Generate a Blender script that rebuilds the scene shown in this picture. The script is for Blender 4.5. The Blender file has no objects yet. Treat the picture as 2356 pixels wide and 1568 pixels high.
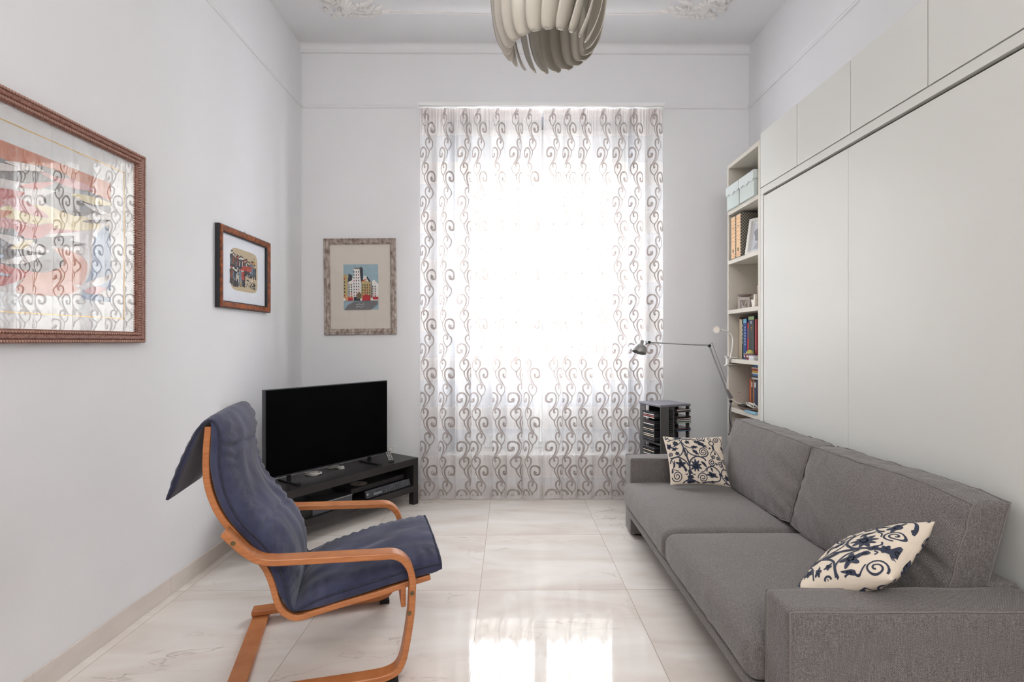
import bpy, bmesh, math, random
from mathutils import Vector, Matrix
R = random.Random(7)
PI = math.pi
sc = bpy.context.scene
COL = sc.collection

# ------------------------------------------------------------------ camera, world, light, exposure
cam_d = bpy.data.cameras.new('camera'); cam = bpy.data.objects.new('camera', cam_d); COL.objects.link(cam)
cam.location = (0, 0, 1.28); cam.rotation_euler = (PI/2, 0, math.radians(-0.337))
cam_d.sensor_width = 36; cam_d.lens = 1190/2356*36; cam_d.clip_start = .02; cam_d.clip_end = 200
sc.camera = cam
w = bpy.data.worlds.new('sky'); sc.world = w; w.use_nodes = True
bg = w.node_tree.nodes['Background']; bg.inputs[0].default_value = (.96, .98, 1, 1); bg.inputs[1].default_value = 10.5
def area(name, loc, rot, sx, sy, power, color=(1, 1, 1)):
    l = bpy.data.lights.new(name, 'AREA'); l.shape = 'RECTANGLE'; l.size = sx; l.size_y = sy; l.energy = power; l.color = color
    o = bpy.data.objects.new(name, l); COL.objects.link(o); o.location = loc; o.rotation_euler = rot
    return o, l
o, l = area('window_portal', (.29, 4.66, 1.75), (-PI/2, 0, 0), 1.5, 2.9, 1); l.cycles.is_portal = True
area('rear_fill_light', (.15, -1.1, 3.35), (PI/2-.75, 0, 0), 2.6, 1.2, 26, (1, .972, .945))  # unseen fill added behind the camera to lift the room brightness
sc.view_settings.view_transform = 'Standard'; sc.view_settings.look = 'None'
sc.view_settings.exposure = 1.6; sc.view_settings.gamma = 1; sc.view_settings.use_curve_mapping = False
cy = sc.cycles
cy.max_bounces = 9; cy.diffuse_bounces = 5; cy.glossy_bounces = 4; cy.transmission_bounces = 5; cy.transparent_max_bounces = 12
cy.sample_clamp_indirect = 6; cy.caustics_reflective = False; cy.caustics_refractive = False

# ------------------------------------------------------------------ materials
def lin(c):
    return tuple((x/255/12.92 if x/255 <= .04045 else ((x/255+.055)/1.055)**2.4) for x in c) + (1,)
class NT:
    def __init__(s, name):
        s.m = bpy.data.materials.new(name); s.m.use_nodes = True; s.t = s.m.node_tree; s.n = s.t.nodes; s.l = s.t.links
        s.b = s.n['Principled BSDF']; s.out = s.n['Material Output']; s._tc = None
    def add(s, typ, **kw):
        n = s.n.new(typ)
        for k, v in kw.items():
            if k.startswith('i_'):
                key = k[2:]; key = int(key) if key.isdigit() else key.replace('_', ' ')
                n.inputs[key].default_value = v
            else: setattr(n, k, v)
        return n
    def link(s, a, b): s.l.new(a, b)
    def coord(s, scale=(1, 1, 1)):
        if s._tc is None: s._tc = s.add('ShaderNodeTexCoord')
        mp = s.add('ShaderNodeMapping'); mp.inputs['Scale'].default_value = scale
        s.link(s._tc.outputs['Object'], mp.inputs[0]); return mp.outputs[0]
    def noise(s, scale, detail=2, cs=(1, 1, 1), rough=.5):
        n = s.add('ShaderNodeTexNoise'); n.inputs['Scale'].default_value = scale; n.inputs['Detail'].default_value = detail
        n.inputs['Roughness'].default_value = rough
        s.link(s.coord(cs), n.inputs['Vector']); return n.outputs['Fac']
    def ramp(s, fac, stops):
        r = s.add('ShaderNodeValToRGB'); e = r.color_ramp.elements
        e[0].position, e[0].color = stops[0][0], stops[0][1]; e[1].position, e[1].color = stops[-1][0], stops[-1][1]
        for p, c in stops[1:-1]:
            x = e.new(p); x.color = c
        s.link(fac, r.inputs[0]); return r.outputs[0]
    def bump(s, h, strength, dist=.001):
        b = s.add('ShaderNodeBump'); b.inputs['Strength'].default_value = strength; b.inputs['Distance'].default_value = dist
        s.link(h, b.inputs['Height']); s.link(b.outputs[0], s.b.inputs['Normal'])
MATS = {}
def M(name, c=(200, 200, 200), rough=.5, metal=0, vary=0, vs=8, bump=0, bs=300, spec=.5, cs=(1, 1, 1), emit=None, sheen=0, coat=0):
    if name in MATS: return MATS[name]
    t = NT(name); col = lin(c)
    t.b.inputs['Roughness'].default_value = rough; t.b.inputs['Metallic'].default_value = metal
    t.b.inputs['Specular IOR Level'].default_value = spec
    if sheen: t.b.inputs['Sheen Weight'].default_value = sheen; t.b.inputs['Sheen Roughness'].default_value = .5
    if coat: t.b.inputs['Coat Weight'].default_value = coat; t.b.inputs['Coat Roughness'].default_value = .1
    if vary:
        a = tuple(max(0, x*(1-vary)) for x in col[:3])+(1,); b = tuple(min(1, x*(1+vary)) for x in col[:3])+(1,)
        t.link(t.ramp(t.noise(vs, 3, cs), [(.3, a), (.7, b)]), t.b.inputs['Base Color'])
    else: t.b.inputs['Base Color'].default_value = col
    if bump: t.bump(t.noise(bs, 2), bump)
    MATS[name] = t.m; return t.m

PLASTER = M('wall_paint', (229, 229, 231), .75, vary=.012, vs=2.5, bump=.25, bs=90, spec=.25)
CEILP = M('ceiling_paint', (231, 231, 233), .8, vary=.01, vs=3, bump=.12, bs=70, spec=.2)
STUCCO = M('stucco_white', (234, 232, 229), .75, bump=.2, bs=120, spec=.2)
LACQ = M('cabinet_lacquer', (217, 217, 212), .34, vary=.01, vs=1.5, bump=.05, bs=60, spec=.5)
LACQE = M('cabinet_edge', (205, 201, 192), .45, vary=.01)
SHELFM = M('shelf_laminate', (208, 202, 191), .5, vary=.012, bump=.04, bs=80)
GAP = M('gap_shade_dark', (70, 64, 58), .9)  # dark backing colour stands in for the shade inside the panel gaps
WHITEW = M('white_paint', (236, 236, 236), .4, bump=.05, bs=80)
BLACKW = M('black_brown_laminate', (33, 30, 30), .38, vary=.12, vs=6, cs=(1, 1, 8), bump=.06, bs=200)
BLACKP = M('black_plastic', (22, 22, 24), .35)
TVSIDE = M('tv_side', (60, 64, 68), .35, metal=.3)
SCREEN = M('tv_screen', (7, 7, 8), .6, spec=.02)
STEEL = M('brushed_steel', (165, 166, 168), .35, metal=.85)
GREYM = M('grey_metal_paint', (128, 128, 130), .38, metal=.5, vary=.03)
TOWER = M('tower_grey', (100, 99, 99), .4, metal=.35, vary=.03, vs=20)
TOWERT = M('tower_top_blue_grey', (132, 131, 141), .4, metal=.25, vary=.03, vs=15)
BRASS = M('bolt_bronze', (120, 105, 78), .4, metal=.8)
RUBBER = M('rubber_black', (25, 25, 26), .8)
WPLASTIC = M('white_plastic', (232, 230, 226), .35)
WCABLE = M('white_cable', (225, 222, 216), .5)
BCABLE = M('black_cable', (28, 27, 27), .5)
PEND = M('pendant_blade', (196, 190, 178), .35, vary=.015, vs=4, spec=.45)
PAPERW = M('mat_white', (232, 234, 238), .8, vary=.01)
PAPERC = M('mat_cream', (214, 206, 195), .8, vary=.015, vs=12)
GOLD = M('gold_line', (212, 170, 96), .35, metal=.6)
def wood(name, c1, c2, scale, stretch, rough=.35, bump=.1):
    t = NT(name); t.b.inputs['Roughness'].default_value = rough
    f = t.noise(scale, 4, stretch, .6)
    t.link(t.ramp(f, [(.3, lin(c1)), (.7, lin(c2))]), t.b.inputs['Base Color']); t.bump(f, bump)
    MATS[name] = t.m; return t.m
BEECH = wood('honey_beech', (170, 102, 58), (196, 128, 78), 9, (1, 1, 14), .33, .08)
BURL = wood('burl_wood', (48, 18, 10), (176, 92, 38), 34, (1, 1.4, 1.2), .35, .05)
MAHO = wood('reddish_frame_wood', (104, 62, 50), (158, 110, 94), 70, (1, 1, 1.6), .45, .4)
SILV = wood('worn_silver_frame', (104, 80, 66), (196, 186, 176), 42, (1, 1, .5), .5, .3)
BLKEDGE = M('frame_black_edge', (34, 34, 38), .4)

def fabric_sofa():
    t = NT('grey_woven_fabric'); t.b.inputs['Roughness'].default_value = .92; t.b.inputs['Specular IOR Level'].default_value = .15
    t.b.inputs['Sheen Weight'].default_value = .25; t.b.inputs['Sheen Roughness'].default_value = .4
    k = 2*PI/.0048; uv = t.add('ShaderNodeUVMap'); uv.uv_map = 'cloth'
    sx = t.add('ShaderNodeSeparateXYZ'); t.link(uv.outputs[0], sx.inputs[0]); fs = []
    for i in range(2):
        mu = t.add('ShaderNodeMath', operation='MULTIPLY'); mu.inputs[1].default_value = k; t.link(sx.outputs[i], mu.inputs[0])
        si = t.add('ShaderNodeMath', operation='SINE'); t.link(mu.outputs[0], si.inputs[0]); fs.append(si.outputs[0])
    pr = t.add('ShaderNodeMath', operation='MULTIPLY'); t.link(fs[0], pr.inputs[0]); t.link(fs[1], pr.inputs[1])
    m2 = t.add('ShaderNodeMath', operation='MULTIPLY_ADD'); m2.inputs[1].default_value = .38; m2.inputs[2].default_value = .5; t.link(pr.outputs[0], m2.inputs[0])
    f1 = t.noise(300, 2); f2 = t.noise(80, 2, (7, 7, .3))
    a1 = t.add('ShaderNodeMath', operation='ADD'); t.link(m2.outputs[0], a1.inputs[0]); t.link(f1, a1.inputs[1])
    a2 = t.add('ShaderNodeMath', operation='ADD'); t.link(a1.outputs[0], a2.inputs[0]); f2m = t.add('ShaderNodeMath', operation='MULTIPLY_ADD'); f2m.inputs[1].default_value = .5; f2m.inputs[2].default_value = .25; t.link(f2, f2m.inputs[0]); t.link(f2m.outputs[0], a2.inputs[1])
    a3 = t.add('ShaderNodeMath', operation='MULTIPLY'); a3.inputs[1].default_value = .333; t.link(a2.outputs[0], a3.inputs[0])
    t.link(t.ramp(a3.outputs[0], [(.3, lin((50, 46, 45))), (.5, lin((110, 105, 103))), (.7, lin((172, 166, 163)))]), t.b.inputs['Base Color'])
    t.bump(m2.outputs[0], .35, .0012); return t.m
SOFA = fabric_sofa()
PIPING = M('grey_piping', (122, 116, 113), .9, vary=.2, vs=300)
def fabric_navy():
    t = NT('navy_cotton'); t.b.inputs['Roughness'].default_value = .85; t.b.inputs['Specular IOR Level'].default_value = .2
    t.b.inputs['Sheen Weight'].default_value = .22; t.b.inputs['Sheen Roughness'].default_value = .45
    f = t.noise(5, 4, (1, 1, .6), .6)
    t.link(t.ramp(f, [(.3, lin((44, 46, 66))), (.55, lin((60, 63, 88))), (.75, lin((80, 83, 106)))]), t.b.inputs['Base Color'])
    t.bump(t.noise(9, 4, (1, 1, .5)), .5, .012); return t.m
NAVY = fabric_navy()
NAVYP = M('navy_piping', (44, 48, 66), .85, vary=.25, vs=60)
CREAMF = M('cream_canvas', (228, 214, 196), .88, vary=.03, vs=25, bump=.2, bs=500)
INK = M('navy_print', (54, 60, 78), .85, vary=.12, vs=30)

def sheer(name, c, opac, tl=.5):
    t = NT(name); t.n.remove(t.b)
    tr = t.add('ShaderNodeBsdfTransparent'); df = t.add('ShaderNodeBsdfDiffuse'); tn = t.add('ShaderNodeBsdfTranslucent')
    df.inputs[0].default_value = lin(c); tn.inputs[0].default_value = lin(c)
    m1 = t.add('ShaderNodeMixShader'); m1.inputs[0].default_value = tl; t.link(df.outputs[0], m1.inputs[1]); t.link(tn.outputs[0], m1.inputs[2])
    m2 = t.add('ShaderNodeMixShader')
    wv = t.noise(260, 1, (1, 1, .03)); mr = t.add('ShaderNodeMapRange'); mr.inputs[3].default_value = opac-.08; mr.inputs[4].default_value = opac+.08
    t.link(wv, mr.inputs[0]); t.link(mr.outputs[0], m2.inputs[0])
    t.link(tr.outputs[0], m2.inputs[1]); t.link(m1.outputs[0], m2.inputs[2]); t.link(m2.outputs[0], t.out.inputs[0]); return t.m
SHEER = sheer('sheer_white', (240, 240, 242), .5)
SHEERB = sheer('sheer_band', (234, 230, 227), .64)
SHEERS = sheer('sheer_scroll', (170, 160, 156), .9, .42)
SHEERH = sheer('sheer_header', (228, 220, 216), .74)

def glass(name, ior=1.5, tint=(1, 1, 1, 1), rough=.0):
    t = NT(name); t.n.remove(t.b)
    tr = t.add('ShaderNodeBsdfTransparent'); tr.inputs[0].default_value = tint
    gl = t.add('ShaderNodeBsdfGlossy'); gl.inputs['Roughness'].default_value = rough
    lw = t.add('ShaderNodeLayerWeight'); lw.inputs[0].default_value = .5; f0 = ((ior-1)/(ior+1))**2
    pw = t.add('ShaderNodeMath', operation='POWER'); pw.inputs[1].default_value = 5; t.link(lw.outputs['Facing'], pw.inputs[0])
    fr = t.add('ShaderNodeMath', operation='MULTIPLY_ADD'); fr.inputs[1].default_value = 1-f0; fr.inputs[2].default_value = f0; t.link(pw.outputs[0], fr.inputs[0])
    m = t.add('ShaderNodeMixShader'); t.link(fr.outputs[0], m.inputs[0]); t.link(tr.outputs[0], m.inputs[1]); t.link(gl.outputs[0], m.inputs[2])
    t.link(m.outputs[0], t.out.inputs[0]); return t.m
GLASS = glass('window_glass', 1.45, (.98, .99, 1, 1))
PGLASS = glass('picture_glass', 2.25, (1, 1, 1, 1), .01)
PGLASS2 = glass('picture_glass_plain', 1.4, (1, 1, 1, 1), .02)

def milk(name, c1, c2):
    t = NT(name); t.n.remove(t.b); df = t.add('ShaderNodeBsdfDiffuse'); tn = t.add('ShaderNodeBsdfTranslucent'); df.inputs[0].default_value = lin(c1); tn.inputs[0].default_value = (*c2, 1)
    m = t.add('ShaderNodeAddShader'); t.link(df.outputs[0], m.inputs[0]); t.link(tn.outputs[0], m.inputs[1]); t.link(m.outputs[0], t.out.inputs[0]); return t.m
MILK = milk('milk_glass', (190, 192, 196), (.030, .032, .036))
MILK2 = milk('milk_glass_upper', (200, 202, 206), (.07, .072, .078))
JAMB = M('jamb_toned_down', (150, 152, 158), .8)  # reveal colour darkened to offset the strong daylight falling on it
def floor_mat():
    t = NT('marble_tile'); b = t.b
    sx = t.add('ShaderNodeSeparateXYZ'); tc = t.coord(); t.link(tc, sx.inputs[0])
    ds = []
    for i, off in ((0, .149), (1, .360)):
        a = t.add('ShaderNodeMath', operation='ADD'); a.inputs[1].default_value = off+20*.755; t.link(sx.outputs[i], a.inputs[0])
        d = t.add('ShaderNodeMath', operation='DIVIDE'); d.inputs[1].default_value = .755; t.link(a.outputs[0], d.inputs[0])
        fr = t.add('ShaderNodeMath', operation='PINGPONG'); fr.inputs[1].default_value = .5; t.link(d.outputs[0], fr.inputs[0])
        ds.append((fr.outputs[0], d.outputs[0]))
    mn = t.add('ShaderNodeMath', operation='MINIMUM'); t.link(ds[0][0], mn.inputs[0]); t.link(ds[1][0], mn.inputs[1])
    jt = t.add('ShaderNodeMath', operation='LESS_THAN'); jt.inputs[1].default_value = .0019; t.link(mn.outputs[0], jt.inputs[0])
    # per tile shift of the marble figure
    cx = t.add('ShaderNodeCombineXYZ')
    for i in (0, 1):
        fl = t.add('ShaderNodeMath', operation='FLOOR'); t.link(ds[i][1], fl.inputs[0])
        mm = t.add('ShaderNodeMath', operation='MULTIPLY'); mm.inputs[1].default_value = 3.37; t.link(fl.outputs[0], mm.inputs[0]); t.link(mm.outputs[0], cx.inputs[1-i])
    va = t.add('ShaderNodeVectorMath', operation='ADD'); t.link(tc, va.inputs[0]); t.link(cx.outputs[0], va.inputs[1])
    mp = t.add('ShaderNodeMapping'); mp.inputs['Scale'].default_value = (1, 3.2, 1); mp.inputs['Rotation'].default_value = (0, 0, .2); t.link(va.outputs[0], mp.inputs[0])
    n1 = t.add('ShaderNodeTexNoise'); n1.inputs['Scale'].default_value = 1.6; n1.inputs['Detail'].default_value = 6; n1.inputs['Distortion'].default_value = .8; t.link(mp.outputs[0], n1.inputs[0])
    base = t.ramp(n1.outputs[0], [(.3, lin((211, 200, 191))), (.5, lin((221, 213, 205))), (.7, lin((229, 223, 217)))])
    n2 = t.add('ShaderNodeTexNoise'); n2.inputs['Scale'].default_value = 1.1; n2.inputs['Detail'].default_value = 8; n2.inputs['Distortion'].default_value = 1.5; t.link(mp.outputs[0], n2.inputs[0])
    vein = t.ramp(n2.outputs[0], [(.488, (0, 0, 0, 1)), (.5, (1, 1, 1, 1)), (.512, (0, 0, 0, 1))])
    n3 = t.add('ShaderNodeTexNoise'); n3.inputs['Scale'].default_value = 1.9; t.link(va.outputs[0], n3.inputs[0])
    vm = t.add('ShaderNodeMath', operation='MULTIPLY'); t.link(vein, vm.inputs[0]); t.link(t.ramp(n3.outputs[0], [(.5, (0, 0, 0, 1)), (.68, (.62, .62, .62, 1))]), vm.inputs[1])
    mx = t.add('ShaderNodeMixRGB'); mx.inputs[2].default_value = lin((158, 142, 130)); t.link(vm.outputs[0], mx.inputs[0]); t.link(base, mx.inputs[1])
    m2 = t.add('ShaderNodeMixRGB'); m2.inputs[2].default_value = lin((172, 157, 144)); t.link(jt.outputs[0], m2.inputs[0]); t.link(mx.outputs[0], m2.inputs[1])
    t.link(m2.outputs[0], b.inputs['Base Color'])
    b.inputs['Roughness'].default_value = .05; b.inputs['IOR'].default_value = 1.5; return t.m
FLOORM = floor_mat()

# ------------------------------------------------------------------ mesh helpers
def catmull(pts, n=8, closed=False):
    P = [Vector(p) for p in pts]; out = []; L = len(P)
    seg = L if closed else L-1
    for i in range(seg):
        p1, p2 = P[i], P[(i+1) % L]
        p0 = P[(i-1) % L] if (closed or i > 0) else p1*2-p2
        p3 = P[(i+2) % L] if (closed or i+2 < L) else p2*2-p1
        for k in range(n):
            t = k/n; out.append(.5*((2*p1)+(p2-p0)*t+(2*p0-5*p1+4*p2-p3)*t*t+(3*p1-p0-3*p2+p3)*t**3))
    if not closed: out.append(P[-1])
    return out
class MB:
    def __init__(s): s.v = []; s.f = []; s.mi = []; s.cur = 0; s.uv = None
    def add(s, vs, fs):
        o = len(s.v); s.v += [tuple(v) for v in vs]
        for f in fs: s.f.append([i+o for i in f]); s.mi.append(s.cur)
        return s
    def hexa(s, p):  # 0-3 bottom ccw, 4-7 top
        return s.add(p, [(0, 3, 2, 1), (4, 5, 6, 7), (0, 1, 5, 4), (1, 2, 6, 5), (2, 3, 7, 6), (3, 0, 4, 7)])
    def box(s, x0, x1, y0, y1, z0, z1):
        return s.hexa([(x0, y0, z0), (x1, y0, z0), (x1, y1, z0), (x0, y1, z0), (x0, y0, z1), (x1, y0, z1), (x1, y1, z1), (x0, y1, z1)])
    def obox(s, c, u, v, n, a, b, d):  # centre c, half sizes a b d along u v n
        c, u, v, n = Vector(c), Vector(u).normalized()*a, Vector(v).normalized()*b, Vector(n).normalized()*d
        return s.hexa([c-u-v-n, c+u-v-n, c+u+v-n, c-u+v-n, c-u-v+n, c+u-v+n, c+u+v+n, c-u+v+n])
    def tube(s, path, r, seg=10, closed=False, caps=True):
        P = [Vector(p) for p in path]; n = len(P); vs = []; up = None
        for i in range(n):
            if closed: t = P[(i+1) % n]-P[i-1]
            else: t = P[min(i+1, n-1)]-P[max(i-1, 0)]
            if t.length < 1e-9: t = Vector((0, 0, 1))
            t.normalize()
            if up is None:
                up = Vector((0, 0, 1)) if abs(t.z) < .9 else Vector((1, 0, 0))
            a = (up-t*up.dot(t))
            if a.length < 1e-6: a = t.orthogonal()
            a.normalize(); up = a; b = t.cross(a)
            rr = r[i] if isinstance(r, (list, tuple)) else r
            for k in range(seg):
                an = 2*PI*k/seg; vs.append(P[i]+a*math.cos(an)*rr+b*math.sin(an)*rr)
        fs = []
        for i in range(n if closed else n-1):
            j = (i+1) % n
            for k in range(seg): fs.append((i*seg+k, i*seg+(k+1) % seg, j*seg+(k+1) % seg, j*seg+k))
        if caps and not closed: fs += [tuple(range(seg))[::-1], tuple((n-1)*seg+k for k in range(seg))]
        return s.add(vs, fs)
    def sweep(s, path, wdir, w, th, wdir_off=0):
        """rectangular bar along path; wdir fixed width direction (vector), centreline path, th thickness"""
        P = [Vector(p) for p in path]; W = Vector(wdir).normalized(); vs = []; n = len(P)
        for i in range(n):
            t = P[min(i+1, n-1)]-P[max(i-1, 0)]; t.normalize(); nn = W.cross(t).normalized()
            for a, b in ((-1, -1), (1, -1), (1, 1), (-1, 1)): vs.append(P[i]+W*(a*w/2)+nn*(b*th/2))
        fs = [(3, 2, 1, 0), tuple((n-1)*4+k for k in range(4))]
        for i in range(n-1):
            for k in range(4): fs.append((i*4+k, i*4+(k+1) % 4, i*4+4+(k+1) % 4, i*4+4+k))
        return s.add(vs, fs)
    def lathe(s, prof, c=(0, 0, 0), seg=24, axis=None):
        c = Vector(c); ax = Vector(axis).normalized() if axis else Vector((0, 0, 1)); a = ax.orthogonal().normalized(); b = ax.cross(a); vs = []
        for r, z in prof:
            for k in range(seg):
                an = 2*PI*k/seg; vs.append(c+ax*z+a*math.cos(an)*r+b*math.sin(an)*r)
        fs = []
        for i in range(len(prof)-1):
            for k in range(seg): fs.append((i*seg+k, i*seg+(k+1) % seg, (i+1)*seg+(k+1) % seg, (i+1)*seg+k))
        fs += [tuple(range(seg))[::-1], tuple((len(prof)-1)*seg+k for k in range(seg))]
        return s.add(vs, fs)
    def grid(s, fn, nu, nv, wrapu=False, flip=False):
        vs = [fn(i/nu, j/nv) for j in range(nv+1) for i in range(nu+(0 if wrapu else 1))]
        W = nu if wrapu else nu+1; fs = []
        for j in range(nv):
            for i in range(nu):
                q = (j*W+i, j*W+(i+1) % W, (j+1)*W+(i+1) % W, (j+1)*W+i); fs.append(q[::-1] if flip else q)
        return s.add(vs, fs)
    def poly(s, pts): return s.add(pts, [tuple(range(len(pts)))])
    def prism(s, pts, d):
        d = Vector(d); n = len(pts); P = [Vector(p) for p in pts]
        return s.add(P+[p+d for p in P], [tuple(range(n))[::-1], tuple(range(n, 2*n))]+[(i, (i+1) % n, n+(i+1) % n, n+i) for i in range(n)])
    def ribbon(s, pts2, wid, fmap, taper=True):
        """2D polyline ribbon mapped by fmap(u,v)->Vector"""
        n = len(pts2); vs = []
        for i in range(n):
            p = Vector(pts2[i][:2]); t = Vector(pts2[min(i+1, n-1)][:2])-Vector(pts2[max(i-1, 0)][:2])
            if t.length < 1e-12: t = Vector((1, 0))
            t.normalize(); q = Vector((-t.y, t.x)); x = i/(n-1)
            ww = wid*(min(1, .35+3*x)*min(1, .45+3*(1-x)) if taper else 1)/2
            vs += [fmap(*(p+q*ww)), fmap(*(p-q*ww))]
        return s.add(vs, [(2*i, 2*i+1, 2*i+3, 2*i+2) for i in range(n-1)])
    def build(s, name, mats, parent=None, bevel=0, smooth=False, segs=2, angle=40, recalc=True):
        me = bpy.data.meshes.new(name); o = bpy.data.objects.new(name, me); COL.objects.link(o)
        off = Vector((0, 0, 0))
        if parent is not None:
            o.parent = parent; p = parent
            while p is not None: off += Vector(p.location); p = p.parent
        else:
            xs, ys, zs = zip(*s.v); off = Vector(((min(xs)+max(xs))/2, (min(ys)+max(ys))/2, min(zs))); o.location = off
        me.from_pydata([(Vector(v)-off) for v in s.v], [], s.f)
        if not isinstance(mats, (list, tuple)): mats = [mats]
        for m in mats: me.materials.append(m)
        if any(m is SOFA for m in mats):
            ul = me.uv_layers.new(name='cloth')
            for p in me.polygons:
                ax = max(range(3), key=lambda i: abs(p.normal[i])); o2 = [i for i in range(3) if i != ax]
                for li in p.loop_indices:
                    vi = me.loops[li].vertex_index; ul.data[li].uv = s.uv[vi] if s.uv else (s.v[vi][o2[0]], s.v[vi][o2[1]])
        for p, mi in zip(me.polygons, s.mi): p.material_index = mi
        if recalc:
            bm = bmesh.new(); bm.from_mesh(me); bmesh.ops.recalc_face_normals(bm, faces=bm.faces); bm.to_mesh(me); bm.free()
        if smooth:
            for p in me.polygons: p.use_smooth = True
            if smooth == 'auto':
                try: me.set_sharp_from_angle(angle=math.radians(angle))
                except Exception: pass
        if bevel:
            b = o.modifiers.new('bevel', 'BEVEL'); b.width = bevel; b.segments = segs; b.limit_method = 'ANGLE'; b.angle_limit = math.radians(35)
        return o
def tag(o, label=None, cat=None, group=None, kind=None):
    if label: o['label'] = label
    if cat: o['category'] = cat
    if group: o['group'] = group
    if kind: o['kind'] = kind
    return o
def thing(name, label, cat, loc, group=None, kind=None):
    o = bpy.data.objects.new(name, None); COL.objects.link(o); o.location = loc; o.empty_display_size = .05
    return tag(o, label, cat, group, kind)
def struct(name, mb, mat, parent=None, **k):
    o = mb.build(name, mat, parent, **k)
    if parent is None: o['kind'] = 'structure'
    return o

# ------------------------------------------------------------------ room shell
XL, XR, YB, YR, ZC = -1.715, 1.992, 4.287, -1.6, 3.72
struct('floor', MB().box(XL-.1, XR+.1, YR-.1, YB+.3, -.05, 0), FLOORM).location
fl = bpy.data.objects['floor']; off = Vector(fl.location)
for v in fl.data.vertices: v.co = v.co+off
fl.location = (0, 0, 0)
struct('ceiling', MB().box(XL-.1, XR+.1, YR-.1, YB+.3, ZC, ZC+.06), CEILP)
struct('wall_left', MB().box(XL-.1, XL, YR-.1, YB+.3, 0, ZC), PLASTER)
struct('wall_right', MB().box(XR, XR+.1, YR-.1, YB+.3, 0, ZC), PLASTER)
OX0, OX1, OZ0, OZ1 = -.52, 1.06, .34, 3.14; IX0, IX1, IZ1 = -.45, 1.01, 3.13
wb = MB(); y0, y1 = YB, YB+.30
wb.hexa([(XL, y0, 0), (OX0, y0, 0), (IX0, y1, 0), (XL, y1, 0), (XL, y0, ZC), (OX0, y0, ZC), (IX0, y1, ZC), (XL, y1, ZC)])
wb.hexa([(OX1, y0, 0), (XR, y0, 0), (XR, y1, 0), (IX1, y1, 0), (OX1, y0, ZC), (XR, y0, ZC), (XR, y1, ZC), (IX1, y1, ZC)])
wb.hexa([(OX0, y0, 0), (OX1, y0, 0), (IX1, y1, 0), (IX0, y1, 0), (OX0, y0, OZ0), (OX1, y0, OZ0), (IX1, y1, OZ0), (IX0, y1, OZ0)])
wb.hexa([(OX0, y0, OZ1), (OX1, y0, OZ1), (IX1, y1, IZ1), (IX0, y1, IZ1), (OX0, y0, ZC), (OX1, y0, ZC), (IX1, y1, ZC), (IX0, y1, ZC)])
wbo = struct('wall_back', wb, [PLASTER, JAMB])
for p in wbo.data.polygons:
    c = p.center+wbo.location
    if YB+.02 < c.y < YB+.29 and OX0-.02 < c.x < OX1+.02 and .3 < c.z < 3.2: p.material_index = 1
wr = MB().box(XL, XR, YR-.1, YR, 0, ZC)
struct('wall_rear', wr, PLASTER)
# window
win = thing('window_1', None, None, (.28, 4.56, .34), kind='structure')
f = MB(); fy0, fy1 = 4.53, 4.60
f.box(-.45, -.40, fy0, fy1, .345, 3.13); f.box(.96, 1.01, fy0, fy1, .345, 3.13); f.box(-.40, .96, fy0, fy1, 3.085, 3.13); f.box(-.40, .96, fy0, fy1, .345, .40)
f.build('window_frame', WHITEW, win, bevel=.004)
for (a, b) in ((-.40, .278), (.282, .96)):
    c = MB(); yy0, yy1 = 4.52, 4.575; s_ = .055
    c.box(a, a+s_, yy0, yy1, .40, 3.085); c.box(b-s_, b, yy0, yy1, .40, 3.085)
    c.box(a+s_, b-s_, yy0, yy1, 3.03, 3.085); c.box(a+s_, b-s_, yy0, yy1, 2.83, 2.88); c.box(a+s_, b-s_, yy0, yy1, .40, .47); c.box(a+s_, b-s_, yy0, yy1, 1.09, 1.15)
    cs = c.build('casement', WHITEW, win, bevel=.004)
    MB().box(a+s_, b-s_, 4.545, 4.549, 1.15, 2.83).build('pane', GLASS, cs)
    MB().box(a+s_, b-s_, 4.545, 4.549, 2.88, 3.03).build('pane', MILK2, cs)
    MB().box(a+s_, b-s_, 4.545, 4.549, .47, 1.09).build('pane', MILK, cs)
h_ = MB(); h_.box(.262, .302, 4.505, 4.52, 1.30, 1.42); h_.tube([(.282, 4.51, 1.37), (.282, 4.48, 1.37), (.282, 4.475, 1.28)], .008); h_.build('handle', STEEL, win)
MB().box(-.56, 1.10, 4.245, 4.53, .31, .345).build('sill', M('marble_sill', (226, 222, 216), .25, vary=.03, vs=4), win, bevel=.004)
# outside: balcony slab, parapet and the building across the street
struct('wall_balcony', MB().box(-2.5, 3, 5.55, 5.70, -.2, 1.12), M('parapet_render', (206, 208, 212), .9, vary=.04, vs=3))
struct('floor_balcony', MB().box(-2.5, 3, 4.60, 5.55, -.2, .1), M('balcony_tile', (150, 146, 140), .8, vary=.1, vs=5))
fb = MB(); fb.box(-16, 16, 17, 17.4, -12, 8.6)
for i in range(9):
    for k in range(5): fb.box(-14.6+i*3.4, -13.2+i*3.4, 16.93, 17.0, -10+k*3.7, -7.8+k*3.7)
struct('wall_opposite', fb, M('opposite_render', (124, 120, 114), .9, vary=.06, vs=1))
# baseboards
BASEM = M('marble_skirting', (212, 203, 195), .3, vary=.05, vs=5, cs=(1, 1, 3))
b = MB(); y = 4.277
jo = [2.619+.755*k for k in range(-6, 3)]
ys = [YR]+[j for j in jo if YR < j < 4.27]+[4.277]
for a, c in zip(ys, ys[1:]): b.box(XL, XL+.010, a+.0006, c-.0006, 0, .088)
struct('baseboard_left', b, BASEM, bevel=.002)
b = MB(); b.box(XL+.01, XR, 4.277, 4.287, 0, .088); struct('baseboard_back', b, BASEM, bevel=.002)
b = MB(); b.box(XR-.01, XR, 3.84, 4.277, 0, .088); struct('baseboard_right', b, BASEM, bevel=.002)
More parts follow.
